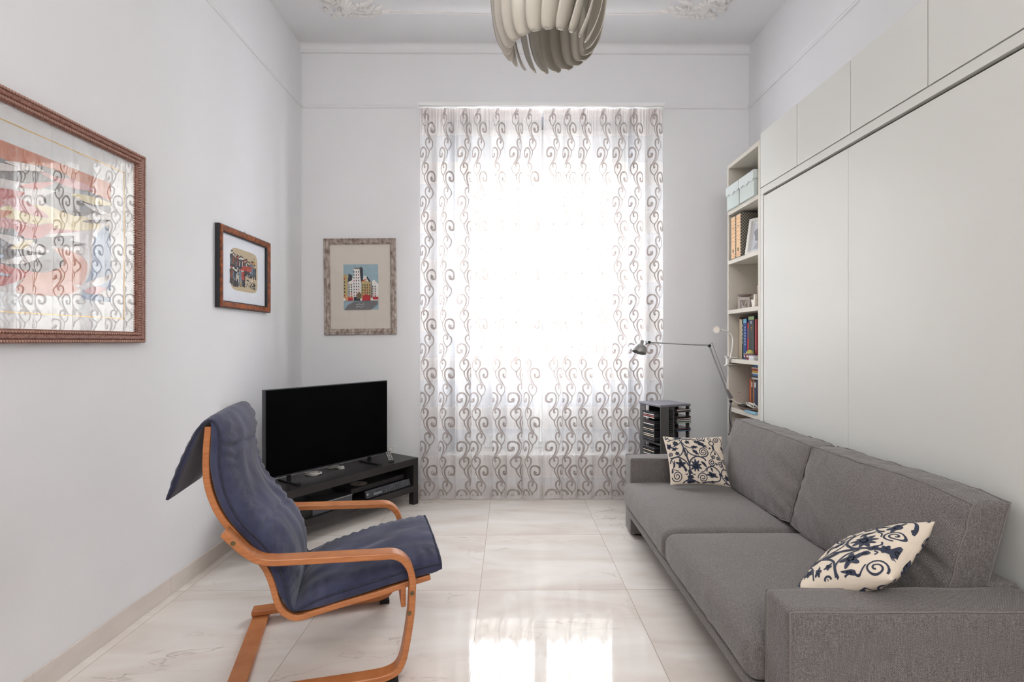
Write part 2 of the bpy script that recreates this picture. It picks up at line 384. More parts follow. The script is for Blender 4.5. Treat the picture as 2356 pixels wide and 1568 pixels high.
# picture rail and cornice
def molding(name, prof, segs):
    """prof list of (out, z); segs: (p0, p1, outward)"""
    m = MB()
    for p0, p1, outv in segs:
        p0, p1, ov = Vector(p0), Vector(p1), Vector(outv); n = len(prof)
        vs = [Vector((p0.x, p0.y, 0))+ov*a+Vector((0, 0, z)) for a, z in prof]+[Vector((p1.x, p1.y, 0))+ov*a+Vector((0, 0, z)) for a, z in prof]
        m.add(vs, [tuple(range(n)), tuple(range(n, 2*n))]+[(i, (i+1) % n, n+(i+1) % n, n+i) for i in range(n)])
    return struct(name, m, PLASTER, smooth='auto')
RAILP = [(0, 3.204), (.011, 3.206), (.016, 3.214), (.011, 3.226), (.008, 3.234), (.011, 3.242), (0, 3.246)]
molding('trim_1', RAILP, [((XL, YR), (XL, YB), (1, 0, 0))])
molding('trim_2', RAILP, [((XL, YB), (XR, YB), (0, -1, 0))])
molding('trim_3', RAILP, [((XR, YR), (XR, YB), (-1, 0, 0))])
CORN = [(0, 3.652), (.022, 3.656), (.024, 3.668), (.016, 3.674)]+[(.016+.042*(1-math.cos(t*PI/12)), 3.678+.042*math.sin(t*PI/12)) for t in range(1, 7)]+[(0, 3.72)]
molding('trim_4', CORN, [((XL, YB), (XR, YB), (0, -1, 0))])
# ceiling stucco: line and two corner ornaments
tl = MB(); pth = [(x, 3.845+.02*math.sin((x+.97)/2.19*PI), ZC) for x in [-.97+2.19*i/24 for i in range(25)]]
tl.tube(pth, .007, 8); tl.tube([(p[0], p[1]-.022, p[2]) for p in pth], .004, 6)
struct('trim_5', tl, STUCCO, smooth=True)
def leaf_lump(m, x, y, ang, L, W, H=.014):
    H *= 1.7
    ca, sa = math.cos(ang), math.sin(ang)
    def fn(u, v):
        t = u; ww = W*math.sin(PI*min(1, t*.92+.04))**.8*(1+.22*math.sin(t*PI*7)); a = (v-.5)*2
        lx, ly = t*L, a*ww/2+.18*L*math.sin(t*PI)*.4
        z = ZC-H*max(0, 1-a*a)**.6*math.sin(PI*min(1, t+.05))**.5*(.65+.35*abs(a))
        return Vector((x+lx*ca-ly*sa, y+lx*sa+ly*ca, z))
    m.grid(fn, 14, 6)
def ornament(name, cx, cy, mx):
    m = MB(); r = random.Random(3)
    def P(a, b): return (cx+mx*a*.85, cy-b*.9)
    def LL(a, b, ang, L, W, H=.016):
        x, y = P(a, b); an = -math.radians(ang); an = an if mx > 0 else PI-an
        leaf_lump(m, x, y, an, L, W, H)
    for k in range(9): LL(.0, .02, -10+k*22-70, .10, .035)          # shell fan
    for k in range(7): LL(-.02+.045*k, -.055-.004*k, 200+((k*53) % 60)-30, .07, .035)
    for k in range(7): LL(.06+.04*k, .00-.006*k, 10+((k*41) % 70)-35, .10, .032)
    for k in range(6): LL(-.05-.012*k, .04+.05*k, 80+((k*67) % 80)-40, .10, .035)
    for k in range(5): LL(-.09+.03*k, -.01+.05*k, 150+((k*37) % 60)-30, .09, .04)
    LL(.10, -.075, 0, .16, .03); LL(.22, -.05, 5, .14, .022); LL(.12, .04, 20, .15, .03)
    for k in range(22):
        a, b = r.uniform(-.14, .22), r.uniform(-.08, .22)
        if b > .14-.4*a: continue
        LL(a, b, r.uniform(0, 360), r.uniform(.05, .09), r.uniform(.015, .03), .02)
    for (a, b, rr) in ((.02, -.02, .055), (-.08, .08, .045), (.14, -.02, .035), (-.06, .2, .04)):
        x, y = P(a, b); m.tube([(x+math.cos(t/14*2*PI*1.4)*rr*(1-t/34), y+math.sin(t/14*2*PI*1.4)*rr*(1-t/34), ZC-.006) for t in range(28)], .007, 6)
    x, y = P(-.15, -.01); m.lathe([(.001, -.02), (.014, -.016), (.018, -.006), (.018, 0)], (x, y, ZC), 10)
    struct(name, m, STUCCO, smooth=True)
ornament('trim_6', -1.22, 3.80, 1); ornament('trim_7', 1.46, 3.80, -1)

# ------------------------------------------------------------------ curtains
BAND0, PER = 1.144, .394
def curt_fn(x0, x1, N, seed):
    r = random.Random(seed); a1, a2, a3 = r.uniform(0, 6), r.uniform(0, 6), r.uniform(0, 6)
    H = 3.15
    def P(u, z):
        t = max(0., min(1., z/H)); ph = 2*PI*N*u+.5*math.sin(5.1*u*PI+a1)+.30*math.sin(11.3*u*PI+a2)-PI
        ay = .034-.026*t**1.3; ax = .019*(1-t)**.5+.004
        x = x0+(x1-x0)*u+ax*math.sin(ph)*(1+.18*math.sin(ph*.37+a3))+.004*math.sin(ph*.5+a3)*(1-t)
        yy = 4.160-ay*math.cos(ph)+.007*(1-t)*math.sin(2*ph+1.1+a3)+.005*math.sin(1.3*t*4+u*9)*(1-t)
        hd = max(0., min(1., (t-.93)/.04))
        yy += hd*.004*math.sin(ph*6); x += hd*.0015*math.sin(ph*6+1)
        zz = z+(.010*math.sin(ph+1)-.004)*(1-t)**8
        return Vector((x, yy, zz+.016*(1-t)**6))
    return P
def vine_curves():
    K = 1/1.808; out = []
    big = [(4, 4), (-10, -12), (-2, -38), (28, -44), (50, -16), (46, 42), (8, 80), (-38, 72), (-62, 22), (-56, -50), (-22, -128), (10, -182), (12, -228), (-8, -272), (-38, -306)]
    lf = [(-46, -200), (-34, -186), (-34, -150), (-60, -136), (-86, -168), (-84, -222), (-60, -270), (-38, -306), (-44, -360), (-70, -418), (-100, -468)]
    for pts, wd in ((big, 28*K), (lf, 22*K)):
        a = [(p.x, p.y) for p in catmull([(x, y, 0) for x, y in pts], 7)]
        out.append(([(x*K, y*K) for x, y in a], wd)); out.append(([((-140-x)*K, (y-339)*K) for x, y in a], wd))
    return out
VINE = vine_curves()
def curtain(name, label, x0, x1, N, seed, shift):
    P = curt_fn(x0, x1, N, seed); m = MB(); Zt = 3.15
    zs = {0.0, Zt, 3.055}
    for k in range(-3, 6):
        for z in (BAND0+PER*k, BAND0-.181+PER*k):
            if 0 < z < 3.05: zs.add(round(z, 4))
    zs = sorted(zs); nu = 44*N; rows = []
    for a, b_ in zip(zs, zs[1:]):
        nd = max(1, round((b_-a)/.07)); mid = (a+b_)/2
        inband = any(BAND0-.181+PER*k < mid < BAND0+PER*k for k in range(-3, 6)); mi = 3 if mid > 3.055 else (1 if inband else 0)
        for q in range(nd): rows.append((a+(b_-a)*q/nd, mi))
    rows.append((Zt, 0)); W = nu+1
    m.v = [tuple(P(i/nu, z)) for z, _ in rows for i in range(W)]
    for j in range(len(rows)-1):
        for i in range(nu): m.f.append([j*W+i, j*W+i+1, (j+1)*W+i+1, (j+1)*W+i]); m.mi.append(rows[j][1])
    # scroll pattern woven into the cloth
    m.cur = 2; fab = (x1-x0)*1.5
    def fm_for(uc):
        def fm(a, h):
            u = max(.002, min(.998, uc+(a+39)*.00105/fab)); z = max(.03, min(Zt-.004, h))
            p = P(u, z); e = P(min(1, u+.002), z)-P(max(0, u-.002), z); nn = Vector((e.y, -e.x, 0))
            if nn.length > 1e-9: nn.normalize()
            if nn.y > 0: nn = -nn
            return p+nn*.0011
        return fm
    for i in range(N):
        uc = (i+.5)/N+shift*((i*7) % 3-1)*.012; fm = fm_for(uc)
        for k in range(-4, 6):
            for pts, wd in VINE:
                q = [(a, 1.406+PER*k+bb*.00105) for a, bb in pts]
                if max(h for _, h in q) < .05 or min(h for _, h in q) > Zt: continue
                n = len(q); seg = []
                m.ribbon([(a, h) for a, h in q], 1, lambda a, h: Vector((a, h, 0)), True) if False else None
                vs = []
                for ii in range(n):
                    p = Vector((q[ii][0], q[ii][1]/.00105)); t = Vector((q[min(ii+1, n-1)][0]-q[max(ii-1, 0)][0], (q[min(ii+1, n-1)][1]-q[max(ii-1, 0)][1])/.00105))
                    if t.length < 1e-9: t = Vector((1, 0))
                    t.normalize(); nn = Vector((-t.y, t.x))*wd/2*(1.35 if ii < .06*n else 1)*min(1, 1.25-.8*ii/(n-1))
                    vs += [fm(p.x+nn.x, (p.y+nn.y)*.00105), fm(p.x-nn.x, (p.y-nn.y)*.00105)]
                m.add(vs, [(2*ii, 2*ii+1, 2*ii+3, 2*ii+2) for ii in range(n-1)])
    o = m.build(name, [SHEER, SHEERB, SHEERS, SHEERH], None, smooth=True, recalc=False)
    return tag(o, label, 'curtain', 'sheer curtains at the window')
curtain('curtain', 'left half of the white sheer window curtains with taupe scrolls, beside the television', -.712, .262, 7, 3, 1)
curtain('curtain', 'right half of the white sheer window curtains with taupe scrolls, beside the sofa', .281, 1.236, 7, 8, -1)
ct = thing('curtain_rail', 'white curtain rail along the top of the sheer window curtains', 'curtain rail', (.26, 4.2, 3.15))
MB().box(-.722, 1.246, 4.125, 4.205, 3.158, 3.186).build('rail', WHITEW, ct, bevel=.003)
for x in (-.6, .26, 1.12): MB().box(x-.02, x+.02, 4.20, 4.287, 3.160, 3.180).build('bracket', WHITEW, ct)

# ------------------------------------------------------------------ wall cabinets, wall bed, bookcase
X0 = 1.62
seams = [3.325, 2.901, 2.4455, 1.9925, 1.54, 1.09]
wc_lab = ['pale grey handleless overhead cabinet nearest the window, above the bed panel', 'pale grey overhead cabinet, second from the window, above the bed panel',
          'pale grey overhead cabinet, third from the window, above the bed panel', 'pale grey overhead cabinet at the top right corner, fourth from the window', 'pale grey overhead cabinet beyond the right edge of the picture']
for i in range(4):
    yb, ya = seams[i], seams[i+1]
    t = thing('wall_cabinet', wc_lab[i], 'cabinet', (1.8, (ya+yb)/2, 2.265), 'overhead cabinets above the wall bed')
    MB().box(X0+.020, 1.985, ya+.001, yb-.001, 2.266, 2.613).build('body', LACQE, t)
    MB().box(X0, X0+.018, ya+.003, yb-.003, 2.266, 2.613).build('door', LACQ, t, bevel=.0012)
t = thing('wall_bed', 'large pale grey fold-down wall bed panel with dark shadow gap behind the sofa', 'bed cabinet', (1.8, 2.2, 0))
MB().box(X0+.026, 1.985, 1.0, 3.323, .0, 2.20).build('body', GAP, t)
MB().box(X0, X0+.025, 1.0, 3.323, 2.218, 2.260).build('header', LACQ, t, bevel=.001)
MB().box(X0+.026, 1.985, 1.0, 3.323, 2.201, 2.264).build('rail', GAP, t)
MB().box(X0, X0+.025, 3.291, 3.323, .0, 2.217).build('side_panel', LACQ, t, bevel=.001)
MB().box(X0+.003, X0+.025, 2.4655, 3.284, .08, 2.203).build('bed_panel', LACQ, t, bevel=.0012)
MB().box(X0+.003, X0+.025, 1.0, 2.4635, .08, 2.203).build('bed_panel', LACQ, t, bevel=.0012)
# bookcase
BY0, BY1 = 3.325, 3.825
bc = thing('bookcase', 'tall narrow open bookcase in pale beige laminate at the end of the wall bed', 'bookcase', (1.8, 3.58, 0))
m = MB().box(X0, 1.985, BY1-.018, BY1, 0, 2.577); m.cur = 1
for z in (2.1, 1.80, 1.58, 1.09, .90):
    for x in (1.70, 1.92): m.lathe([(.003, 0), (.003, .0012)], (x, BY1-.0192, z), 8, (0, 1, 0))
m.build('side_panel', [SHELFM, BLACKP], bc)
MB().box(X0, 1.985, BY0, BY0+.030, 0, 2.577).build('side_panel', SHELFM, bc, bevel=.001)
MB().box(1.97, 1.985, BY0+.03, BY1-.018, .06, 2.55).build('back_panel', SHELFM, bc)
MB().box(X0, 1.97, BY0+.03, BY1-.018, 2.549, 2.577).build('top_panel', SHELFM, bc, bevel=.001)
SH = [2.233, 1.870, 1.507, 1.150, .795, .43, .09]
for z in SH: MB().box(X0, 1.97, BY0+.03, BY1-.018, z-.028, z).build('shelf', SHELFM, bc, bevel=.001)
# two storage boxes with wavy lids
BOXM = M('mint_grey_board', (196, 206, 202), .6, vary=.02); BOXL = M('mint_grey_lid', (205, 212, 211), .6, vary=.03, bump=.3, bs=120)
for ya, yb, lab in ((3.596, 3.80, 'pale mint storage box with wavy lid on the top shelf, nearer the window'), (3.372, 3.590, 'pale mint storage box with wavy lid on the top shelf, nearer the wall bed')):
    t = thing('storage_box', lab, 'box', (1.75, (ya+yb)/2, 2.233), 'storage boxes on the top bookcase shelf')
    MB().box(1.603, 1.90, ya+.004, yb-.004, 2.2335, 2.385).build('body', BOXM, t, bevel=.002)
    m = MB(); n = 24; zt = 2.400
    def wav(k): return 2.345-.007*math.sin(k/n*PI*5)-.012*abs(math.sin(k/n*PI))
    vs = []
    for k in range(n+1):
        y = ya+(yb-ya)*k/n; vs += [(1.600, y, wav(k)), (1.600, y, zt)]
    m.add(vs, [(2*k, 2*k+1, 2*k+3, 2*k+2) for k in range(n)])
    m.add([(1.600, ya, zt), (1.903, ya, zt), (1.903, yb, zt), (1.600, yb, zt)], [(0, 1, 2, 3)])
    for yy in (ya, yb): m.add([(1.600, yy, 2.345), (1.903, yy, 2.345), (1.903, yy, zt), (1.600, yy, zt)], [(0, 1, 2, 3)])
    m.add([(1.903, ya, 2.345), (1.903, yb, 2.345), (1.903, yb, zt), (1.903, ya, zt)], [(0, 1, 2, 3)])
    o = m.build('lid', BOXL, t)
    sm = o.modifiers.new('solid', 'SOLIDIFY'); sm.thickness = .003; sm.offset = 1
# binders
BIND = M('binder_label', (226, 190, 150), .7, vary=.03); BCHK = NT('binder_check')
ck = BCHK.add('ShaderNodeTexChecker'); ck.inputs['Scale'].default_value = 95; ck.inputs[1].default_value = lin((60, 56, 50)); ck.inputs[2].default_value = lin((150, 143, 130))
BCHK.link(BCHK.coord(), ck.inputs[0]); BCHK.link(ck.outputs[0], BCHK.b.inputs['Base Color'])
REDL = M('label_line_red', (190, 96, 70), .7)
for ya, yb, lab in ((3.714, 3.792, 'lever arch file with peach spine label, nearer the window'), (3.632, 3.710, 'lever arch file with peach spine label, nearer the photo frame')):
    t = thing('binder', lab, 'binder', (1.78, (ya+yb)/2, 1.87), 'lever arch files on the second shelf')
    MB().box(1.633, 1.92, ya, yb, 1.8705, 2.186).build('cover', BCHK.m, t, bevel=.0015)
    m = MB().box(1.631, 1.6328, ya+.007, yb-.007, 1.880, 2.178); m.cur = 1
    for z in (2.15, 2.12, 2.085, 2.06, 2.03, 2.00, 1.905, 1.892): m.box(1.6302, 1.6312, ya+.012, yb-.012, z, z+.0018)
    m.build('spine_label', [BIND, REDL], t)
    m = MB(); m.lathe([(.006, 0), (.006, .0012)], (1.6298, (ya+yb)/2, 1.925), 12, (1, 0, 0)); m.box(1.6294, 1.6306, (ya+yb)/2-.006, (ya+yb)/2+.006, 1.925, 1.945); m.build('finger_hole', BLACKP, t)
    MB().box(1.6296, 1.6308, (ya+yb)/2-.014, (ya+yb)/2+.014, 2.098, 2.102).build('title_mark', BLACKP, t)

def frame_ring(mb, O, U, V, Nn, W, H, prof):
    """mitred rectangular frame; O = lower left corner, prof [(inset, height)]"""
    O, U, V, Nn = Vector(O), Vector(U).normalized(), Vector(V).normalized(), Vector(Nn).normalized(); vs = []; n = len(prof)
    for cu, cv in ((0, 0), (1, 0), (1, 1), (0, 1)):
        for ins, hh in prof: vs.append(O+U*(ins if cu == 0 else W-ins)+V*(ins if cv == 0 else H-ins)+Nn*hh)
    fs = []
    for c in range(4):
        d = (c+1) % 4
        for k in range(n): fs.append((c*n+k, c*n+(k+1) % n, d*n+(k+1) % n, d*n+k))
    return mb.add(vs, fs)
def pmap(O, U, V, Nn, eps=0):
    O, U, V, Nn = Vector(O), Vector(U).normalized(), Vector(V).normalized(), Vector(Nn).normalized()
    return lambda u, v, e=0: O+U*u+V*v+Nn*(eps+e)
# white photo frame leaning on the second shelf
t = thing('photo_frame', 'white framed grey portrait photograph leaning on the shelf beside the files', 'photo frame', (1.68, 3.50, 1.87))
U = Vector((.115, -.19, 0)).normalized(); Nn = Vector((-U.y, U.x, 0)); Nn = -Nn if Nn.x > 0 else Nn
V = Vector((.22*-Nn.x, .22*-Nn.y, 1)).normalized(); N2 = U.cross(V); N2 = -N2 if N2.x > 0 else N2
O_ = Vector((1.646, 3.585, 1.872))
m = MB(); frame_ring(m, O_, U, V, N2, .20, .262, [(0, 0), (0, .014), (.004, .016), (.018, .016), (.022, .010), (.022, 0)]); m.build('frame', WPLASTIC, t, smooth=False)
f = pmap(O_, U, V, N2, .004); m = MB(); m.poly([f(.015, .015), f(.185, .015), f(.185, .247), f(.015, .247)]); m.build('mount', PAPERW, t)
m = MB(); cols = [M('photo_pale', (214, 216, 222), .5), M('photo_grey', (150, 152, 160), .5), M('photo_mid', (184, 186, 193), .5)]
m.poly([f(.034, .036, .0006), f(.166, .036, .0006), f(.166, .226, .0006), f(.034, .226, .0006)])
m.cur = 1; m.poly([f(.10+.052*math.cos(a)*(1+.12*math.sin(5*a)), .145+.062*math.sin(a)*(1+.1*math.sin(7*a)), .001) for a in [k*PI/14 for k in range(28)]])
m.cur = 0; m.poly([f(.108+.030*math.cos(a), .130+.038*math.sin(a), .0014) for a in [k*PI/10 for k in range(20)]])
m.cur = 2; m.poly([f(.05, .038, .001), f(.16, .038, .001), f(.145, .085, .001), (f(.11, .10, .001)), f(.07, .08, .001)])
m.build('photograph', cols, t)
# shelf with ornaments
t = thing('candle_holder', 'small grey white ceramic tealight house with cutouts on the middle shelf', 'candle holder', (1.655, 3.62, 1.507))
CER = M('grey_glazed_ceramic', (196, 186, 182), .4, vary=.05, vs=30); cx, cyy = 1.662, 3.635
def rot2(x, y, a): return (x*math.cos(a)-y*math.sin(a), x*math.sin(a)+y*math.cos(a))
def orbox(mb, cx, cy, a, x0, x1, y0, y1, z0, z1):
    q = [rot2(x, y, a) for x, y in ((x0, y0), (x1, y0), (x1, y1), (x0, y1))]
    mb.hexa([(cx+p[0], cy+p[1], z0) for p in q]+[(cx+p[0], cy+p[1], z1) for p in q])
m = MB(); a_ = math.radians(-35); z0 = 1.5075; hw = .038
orbox(m, cx, cyy, a_, -hw, hw, -hw, hw, z0, z0+.005); orbox(m, cx, cyy, a_, -hw, hw, -hw, hw, z0+.075, z0+.080)
for sx in (-1, 1):
    for sy in (-1, 1): orbox(m, cx, cyy, a_, *(sorted((sx*hw, sx*(hw-.014)))), *(sorted((sy*hw, sy*(hw-.014)))), z0+.005, z0+.075)
orbox(m, cx, cyy, a_, -hw+.004, hw-.004, -hw+.001, -hw+.004, z0+.060, z0+.075)
orbox(m, cx, cyy, a_, -hw+.001, -hw+.004, -hw+.004, hw-.004, z0+.055, z0+.075)
for s_ in (-1, 1):
    p0 = rot2(0, -hw+.003, a_); p1 = rot2(s_*.022, -hw+.003, a_)
    m.tube([(cx+p0[0], cyy+p0[1], z0+.008), (cx+(p0[0]+p1[0])/2, cyy+(p0[1]+p1[1])/2, z0+.035), (cx+p1[0], cyy+p1[1], z0+.060)], .0035, 6)
m.build('body', CER, t, bevel=.001)
MB().lathe([(.016, 0), (.016, .014)], (cx, cyy, z0+.0055), 16).build('tealight', WPLASTIC, t, smooth='auto')
MB().lathe([(.012, .0), (.030, .004), (.046, .014), (.050, .020), (.046, .020), (.028, .009), (.002, .006)], (cx, cyy, z0+.0805), 28).build('dish', M('brown_grey_glaze', (150, 138, 132), .3), t, smooth='auto')
t = MB(); pts = [(0, 0), (.012, .004), (.014, .03), (.010, .048), (.016, .064), (.010, .084), (.002, .088), (-.006, .07), (-.008, .052), (-.028, .048), (-.040, .056), (-.044, .046), (-.036, .03), (-.03, .0)]
t.prism([(1.64+.3*p[0]*0, 3.455+p[0]*-1, 1.5075+p[1]) for p in pts][::-1], (.022, 0, 0))
tag(t.build('figurine', M('cream_ceramic', (222, 214, 202), .35), None, bevel=.006, segs=3, smooth=True), 'cream ceramic figurine with raised tail beside the tealight house', 'figurine')
for (ya, yb, zt, c, lab) in ((3.565, 3.60, 1.668, (176, 152, 130), 'brown wooden block standing behind the cream figurine'), (3.525, 3.562, 1.664, (205, 188, 170), 'paler wooden block behind the figurine')):
    o = MB().box(1.73, 1.80, ya, yb, 1.5075, zt).build('wooden_block', M('block_%d' % c[0], c, .6, vary=.08, vs=20), None, bevel=.002)
    tag(o, lab, 'block')
# books
def book(x0, x1, ya, yb, z0, z1, col, label, group, extra=None, lying=False, page=True, leaf=(225, 215, 198)):
    t = thing('book', label, 'book', ((x0+x1)/2, (ya+yb)/2, z0), group)
    cm = M('cover_%d_%d_%d' % col, col, .45, vary=.03, vs=20)
    m = MB(); k = .0022
    if lying: m.box(x0, x1, ya, yb, z0, z0+k); m.box(x0, x1, ya, yb, z1-k, z1); m.box(x0, x0+k, ya, yb, z0+k, z1-k)
    else: m.box(x0, x1, ya, ya+k, z0, z1); m.box(x0, x1, yb-k, yb, z0, z1); m.box(x0, x0+k, ya+k, yb-k, z0, z1)
    m.build('cover', cm, t)
    if lying: MB().box(x0+k, x1-.004, ya+.003, yb-.003, z0+k, z1-k).build('page_block', M('pages', leaf, .8), t)
    else: MB().box(x0+k, x1-.004, ya+k, yb-k, z0+.002, z1-.004).build('page_block', M('pages', leaf, .8), t)
    for e in (extra or []):
        y0_, y1_, za, zb, c = e
        MB().box(x0-.0008, x0, y0_, y1_, za, zb).build('spine_title', M('title_%d_%d_%d' % c, c, .5), t)
    return t
G5 = 'books standing on the fourth shelf'; z5 = 1.1505
o = MB().box(1.70, 1.95, 3.800, 3.806, z5, 1.455).build('board', M('brown_board', (150, 124, 104), .6, vary=.08), None); tag(o, 'thin brown board standing against the far side of the bookcase', 'board')
book(1.692, 1.90, 3.770, 3.796, z5, 1.440, (222, 205, 178), 'cream book, nearest the window on the book shelf', G5)
book(1.690, 1.90, 3.744, 3.768, z5, 1.437, (206, 192, 170), 'beige book leaning next to the cream book', G5)
book(1.690, 1.90, 3.728, 3.742, z5, 1.432, (28, 38, 48), 'thin black book with white spine lettering', G5, [(3.732, 3.738, 1.26+.03*k, 1.28+.03*k, (220, 220, 220)) for k in range(5)])
book(1.690, 1.90, 3.714, 3.726, z5, 1.434, (38, 78, 56), 'thin dark green book beside the blue book', G5)
t = book(1.688, 1.92, 3.664, 3.712, z5, 1.440, (30, 62, 128), 'thick blue book with light blue top and vertical title', G5, [(3.684, 3.692, 1.25+.02*k, 1.263+.02*k, (205, 215, 230)) for k in range(7)])
MB().box(1.6868, 1.6878, 3.664, 3.712, 1.408, 1.438).build('light_blue_band', M('light_blue', (110, 170, 200), .5), t)
t = book(1.692, 1.90, 3.640, 3.662, z5, 1.410, (196, 50, 34), 'red book standing beside the thick blue book', G5, [(3.646, 3.656, 1.30, 1.37, (60, 130, 170))])
t = book(1.690, 1.91, 3.556, 3.638, z5, 1.452, (48, 56, 54), 'large dark book with green top and white lettering', G5)
MB().box(1.6886, 1.6896, 3.556, 3.638, 1.428, 1.450).build('green_band', M('leaf_green', (140, 168, 110), .5), t)
MB().box(1.6886, 1.6896, 3.556, 3.638, 1.395, 1.427).build('navy_band', M('deep_navy', (44, 48, 74), .5), t)
def text(body, size, loc, rot, mat, parent, name='lettering'):
    cu = bpy.data.curves.new(name, 'FONT'); cu.body = body; cu.size = size; cu.extrude = .0004; cu.align_x = 'CENTER'
    o = bpy.data.objects.new(name, cu); COL.objects.link(o); o.parent = parent
    off = Vector((0, 0, 0)); p = parent
    while p is not None: off += Vector(p.location); p = p.parent
    o.location = Vector(loc)-off; o.rotation_euler = rot; cu.materials.append(mat)
    dg = bpy.context.evaluated_depsgraph_get(); me = bpy.data.meshes.new_from_object(o.evaluated_get(dg)); q = bpy.data.objects.new(name, me); COL.objects.link(q); q.parent = parent
    q.location = o.location; q.rotation_euler = o.rotation_euler; bpy.data.objects.remove(o); return q
text('VI', .032, (1.6880, 3.60, 1.398), (PI/2, 0, -PI/2), M('title_220_220_220', (220, 220, 220), .5), t)
text('T', .034, (1.6880, 3.592, 1.352), (PI/2, 0, -PI/2), M('orange_title', (216, 140, 50), .5), t)
book(1.694, 1.90, 3.530, 3.552, z5, 1.430, (158, 52, 60), 'dark red book at the near end of the book shelf', G5)
# bowl with yellow ball, small papers
t = thing('bowl', 'small crimson patterned bowl in front of the books', 'bowl', (1.656, 3.555, z5))
MB().lathe([(.016, 0), (.018, .006), (.030, .016), (.036, .034), (.038, .044), (.035, .044), (.030, .022), (.004, .010)], (1.659, 3.555, z5), 28).build('body', M('crimson_glaze', (150, 52, 66), .3, vary=.1, vs=40), t, smooth='auto')
MB().lathe([(.0376, .037), (.0386, .040), (.0388, .045), (.0366, .0455), (.0366, .037)], (1.659, 3.555, z5), 28).build('rim', M('grey_rim', (150, 148, 150), .4), t, smooth='auto')
for k in range(5):
    a = PI*.75+k*.75; MB().lathe([(.008, 0), (.008, .001)], (1.659+.0352*math.cos(a), 3.555+.0352*math.sin(a), z5+.024), 12, (math.cos(a), math.sin(a), -.3)).build('white_rosette', WPLASTIC, t)
m = MB(); m.lathe([(.001, -.026)]+[(.026*math.sin(k*PI/12), -.026*math.cos(k*PI/12)) for k in range(1, 12)]+[(.001, .026)], (1.659, 3.552, z5+.042), 20)
t2 = thing('ball', 'yellow green ball sitting in the crimson bowl', 'ball', (1.659, 3.552, z5+.016)); m.build('sphere', M('yellow_green', (206, 204, 110), .6), t2, smooth=True)
m = MB(); 
for s_ in (-.004, .004): m.tube([(1.659-.0255*math.cos(q), 3.552+s_-.006, z5+.042+.0255*math.sin(q)) for q in (.35, .55, .75, .95)], .0011, 5)
m.build('dark_mark', BLACKP, t2)
for k in range(5):
    o = MB(); orbox(o, 1.662, 3.464, .1*math.sin(k*3), -.036, .04, -.034, .034, z5+k*.0065, z5+.006+k*.0065)
    tag(o.build('booklet', M('booklet_%d' % (k % 3), [(222, 220, 220), (190, 196, 210), (228, 222, 208)][k % 3], .6), None), 'small pale booklet in the stack beside the crimson bowl', 'booklet', 'booklets stacked beside the crimson bowl')
# lower shelf: standing and stacked books, plate with cable, disc case
G6 = 'books standing on the fifth shelf'; z6 = .7955; yy = 3.69
for th, c, lab in ((.012, (168, 60, 34), 'thin rust red book standing farthest left on the lower shelf'), (.014, (202, 112, 52), 'orange book on the lower shelf beside the rust red one'), (.020, (52, 50, 56), 'black book with white top label on the lower shelf'),
                   (.022, (150, 96, 58), 'striped brown book on the lower shelf'), (.026, (48, 62, 92), 'navy book with pale title on the lower shelf'), (.03, (36, 44, 66), 'dark blue book at the near end of the lower shelf'), (.03, (70, 60, 60), 'dark brown book beside the bed side of the lower shelf')):
    book(1.72, 1.93, yy-th, yy, z6, 1.010-.004*(len(lab) % 3), c, lab, G6, [(yy-th+.003, yy-.003, .955, .99, (210, 210, 214))] if c in ((52, 50, 56), (48, 62, 92)) else None); yy -= th+.0015
z = 1.0115
for k, (c, lab) in enumerate((((178, 176, 178), 'grey book at the bottom of the lying stack'), ((60, 52, 50), 'black book second from the bottom of the lying stack'), ((64, 110, 170), 'blue book in the middle of the lying stack'), ((214, 208, 196), 'white book in the middle of the lying stack'),
              ((212, 178, 60), 'yellow book in the upper part of the lying stack'), ((180, 46, 50), 'red book near the top of the lying stack'), ((200, 180, 150), 'tan book second from the top of the lying stack'), ((70, 120, 176), 'blue book topmost of the lying stack'))):
    th = (.013, .011, .014, .010, .013, .012, .011, .014)[k]; dy = (.0, .01, -.005, .0, .02, .015, .0, .012)[k]
    book(1.715+.006*((k*5) % 3), 1.87, 3.50, 3.645+dy, z, z+th-.0006, c, lab, 'books lying on top of the standing books', lying=True); z += th
t = thing('plate', 'brown oval plate holding a coiled white cable on the lower shelf', 'plate', (1.70, 3.58, z6))
def oval(m, prof, c, sx, sy, seg=36):
    vs = [(c[0]+r*sx*math.cos(2*PI*k/seg), c[1]+r*sy*math.sin(2*PI*k/seg), c[2]+zz) for r, zz in prof for k in range(seg)]; fs = []
    for i in range(len(prof)-1):
        for k in range(seg): fs.append((i*seg+k, i*seg+(k+1) % seg, (i+1)*seg+(k+1) % seg, (i+1)*seg+k))
    fs += [tuple(range(seg))[::-1], tuple((len(prof)-1)*seg+k for k in range(seg))]; m.add(vs, fs)
m = MB(); oval(m, [(.5, 0), (.75, .004), (1, .022), (.98, .024), (.72, .008), (.05, .005)], (1.672, 3.60, z6), .045, .155); m.build('dish', M('brown_lacquer', (104, 82, 66), .35, vary=.1, vs=15), t, smooth='auto')
m = MB(); cp = []
for k in range(90):
    a = k*.42; rr = .018+.010*math.sin(k*.23); cp.append((1.668+.7*rr*math.cos(a), 3.535+2.1*rr*math.sin(a*.9), z6+.030+.030*abs(math.sin(k*.31))*math.exp(-((k-45)/40)**2)))
m.tube(catmull(cp, 2), .0022, 6); tag(m.build('cable', WCABLE, None, smooth=True), 'white cable coiled in loops on the brown plate', 'cable')
m = MB(); orbox(m, 1.672, 3.655, .3, -.03, .03, -.035, .03, z6+.0235, z6+.031); orbox(m, 1.668, 3.69, -.2, -.014, .014, -.03, .03, z6+.0235, z6+.034)
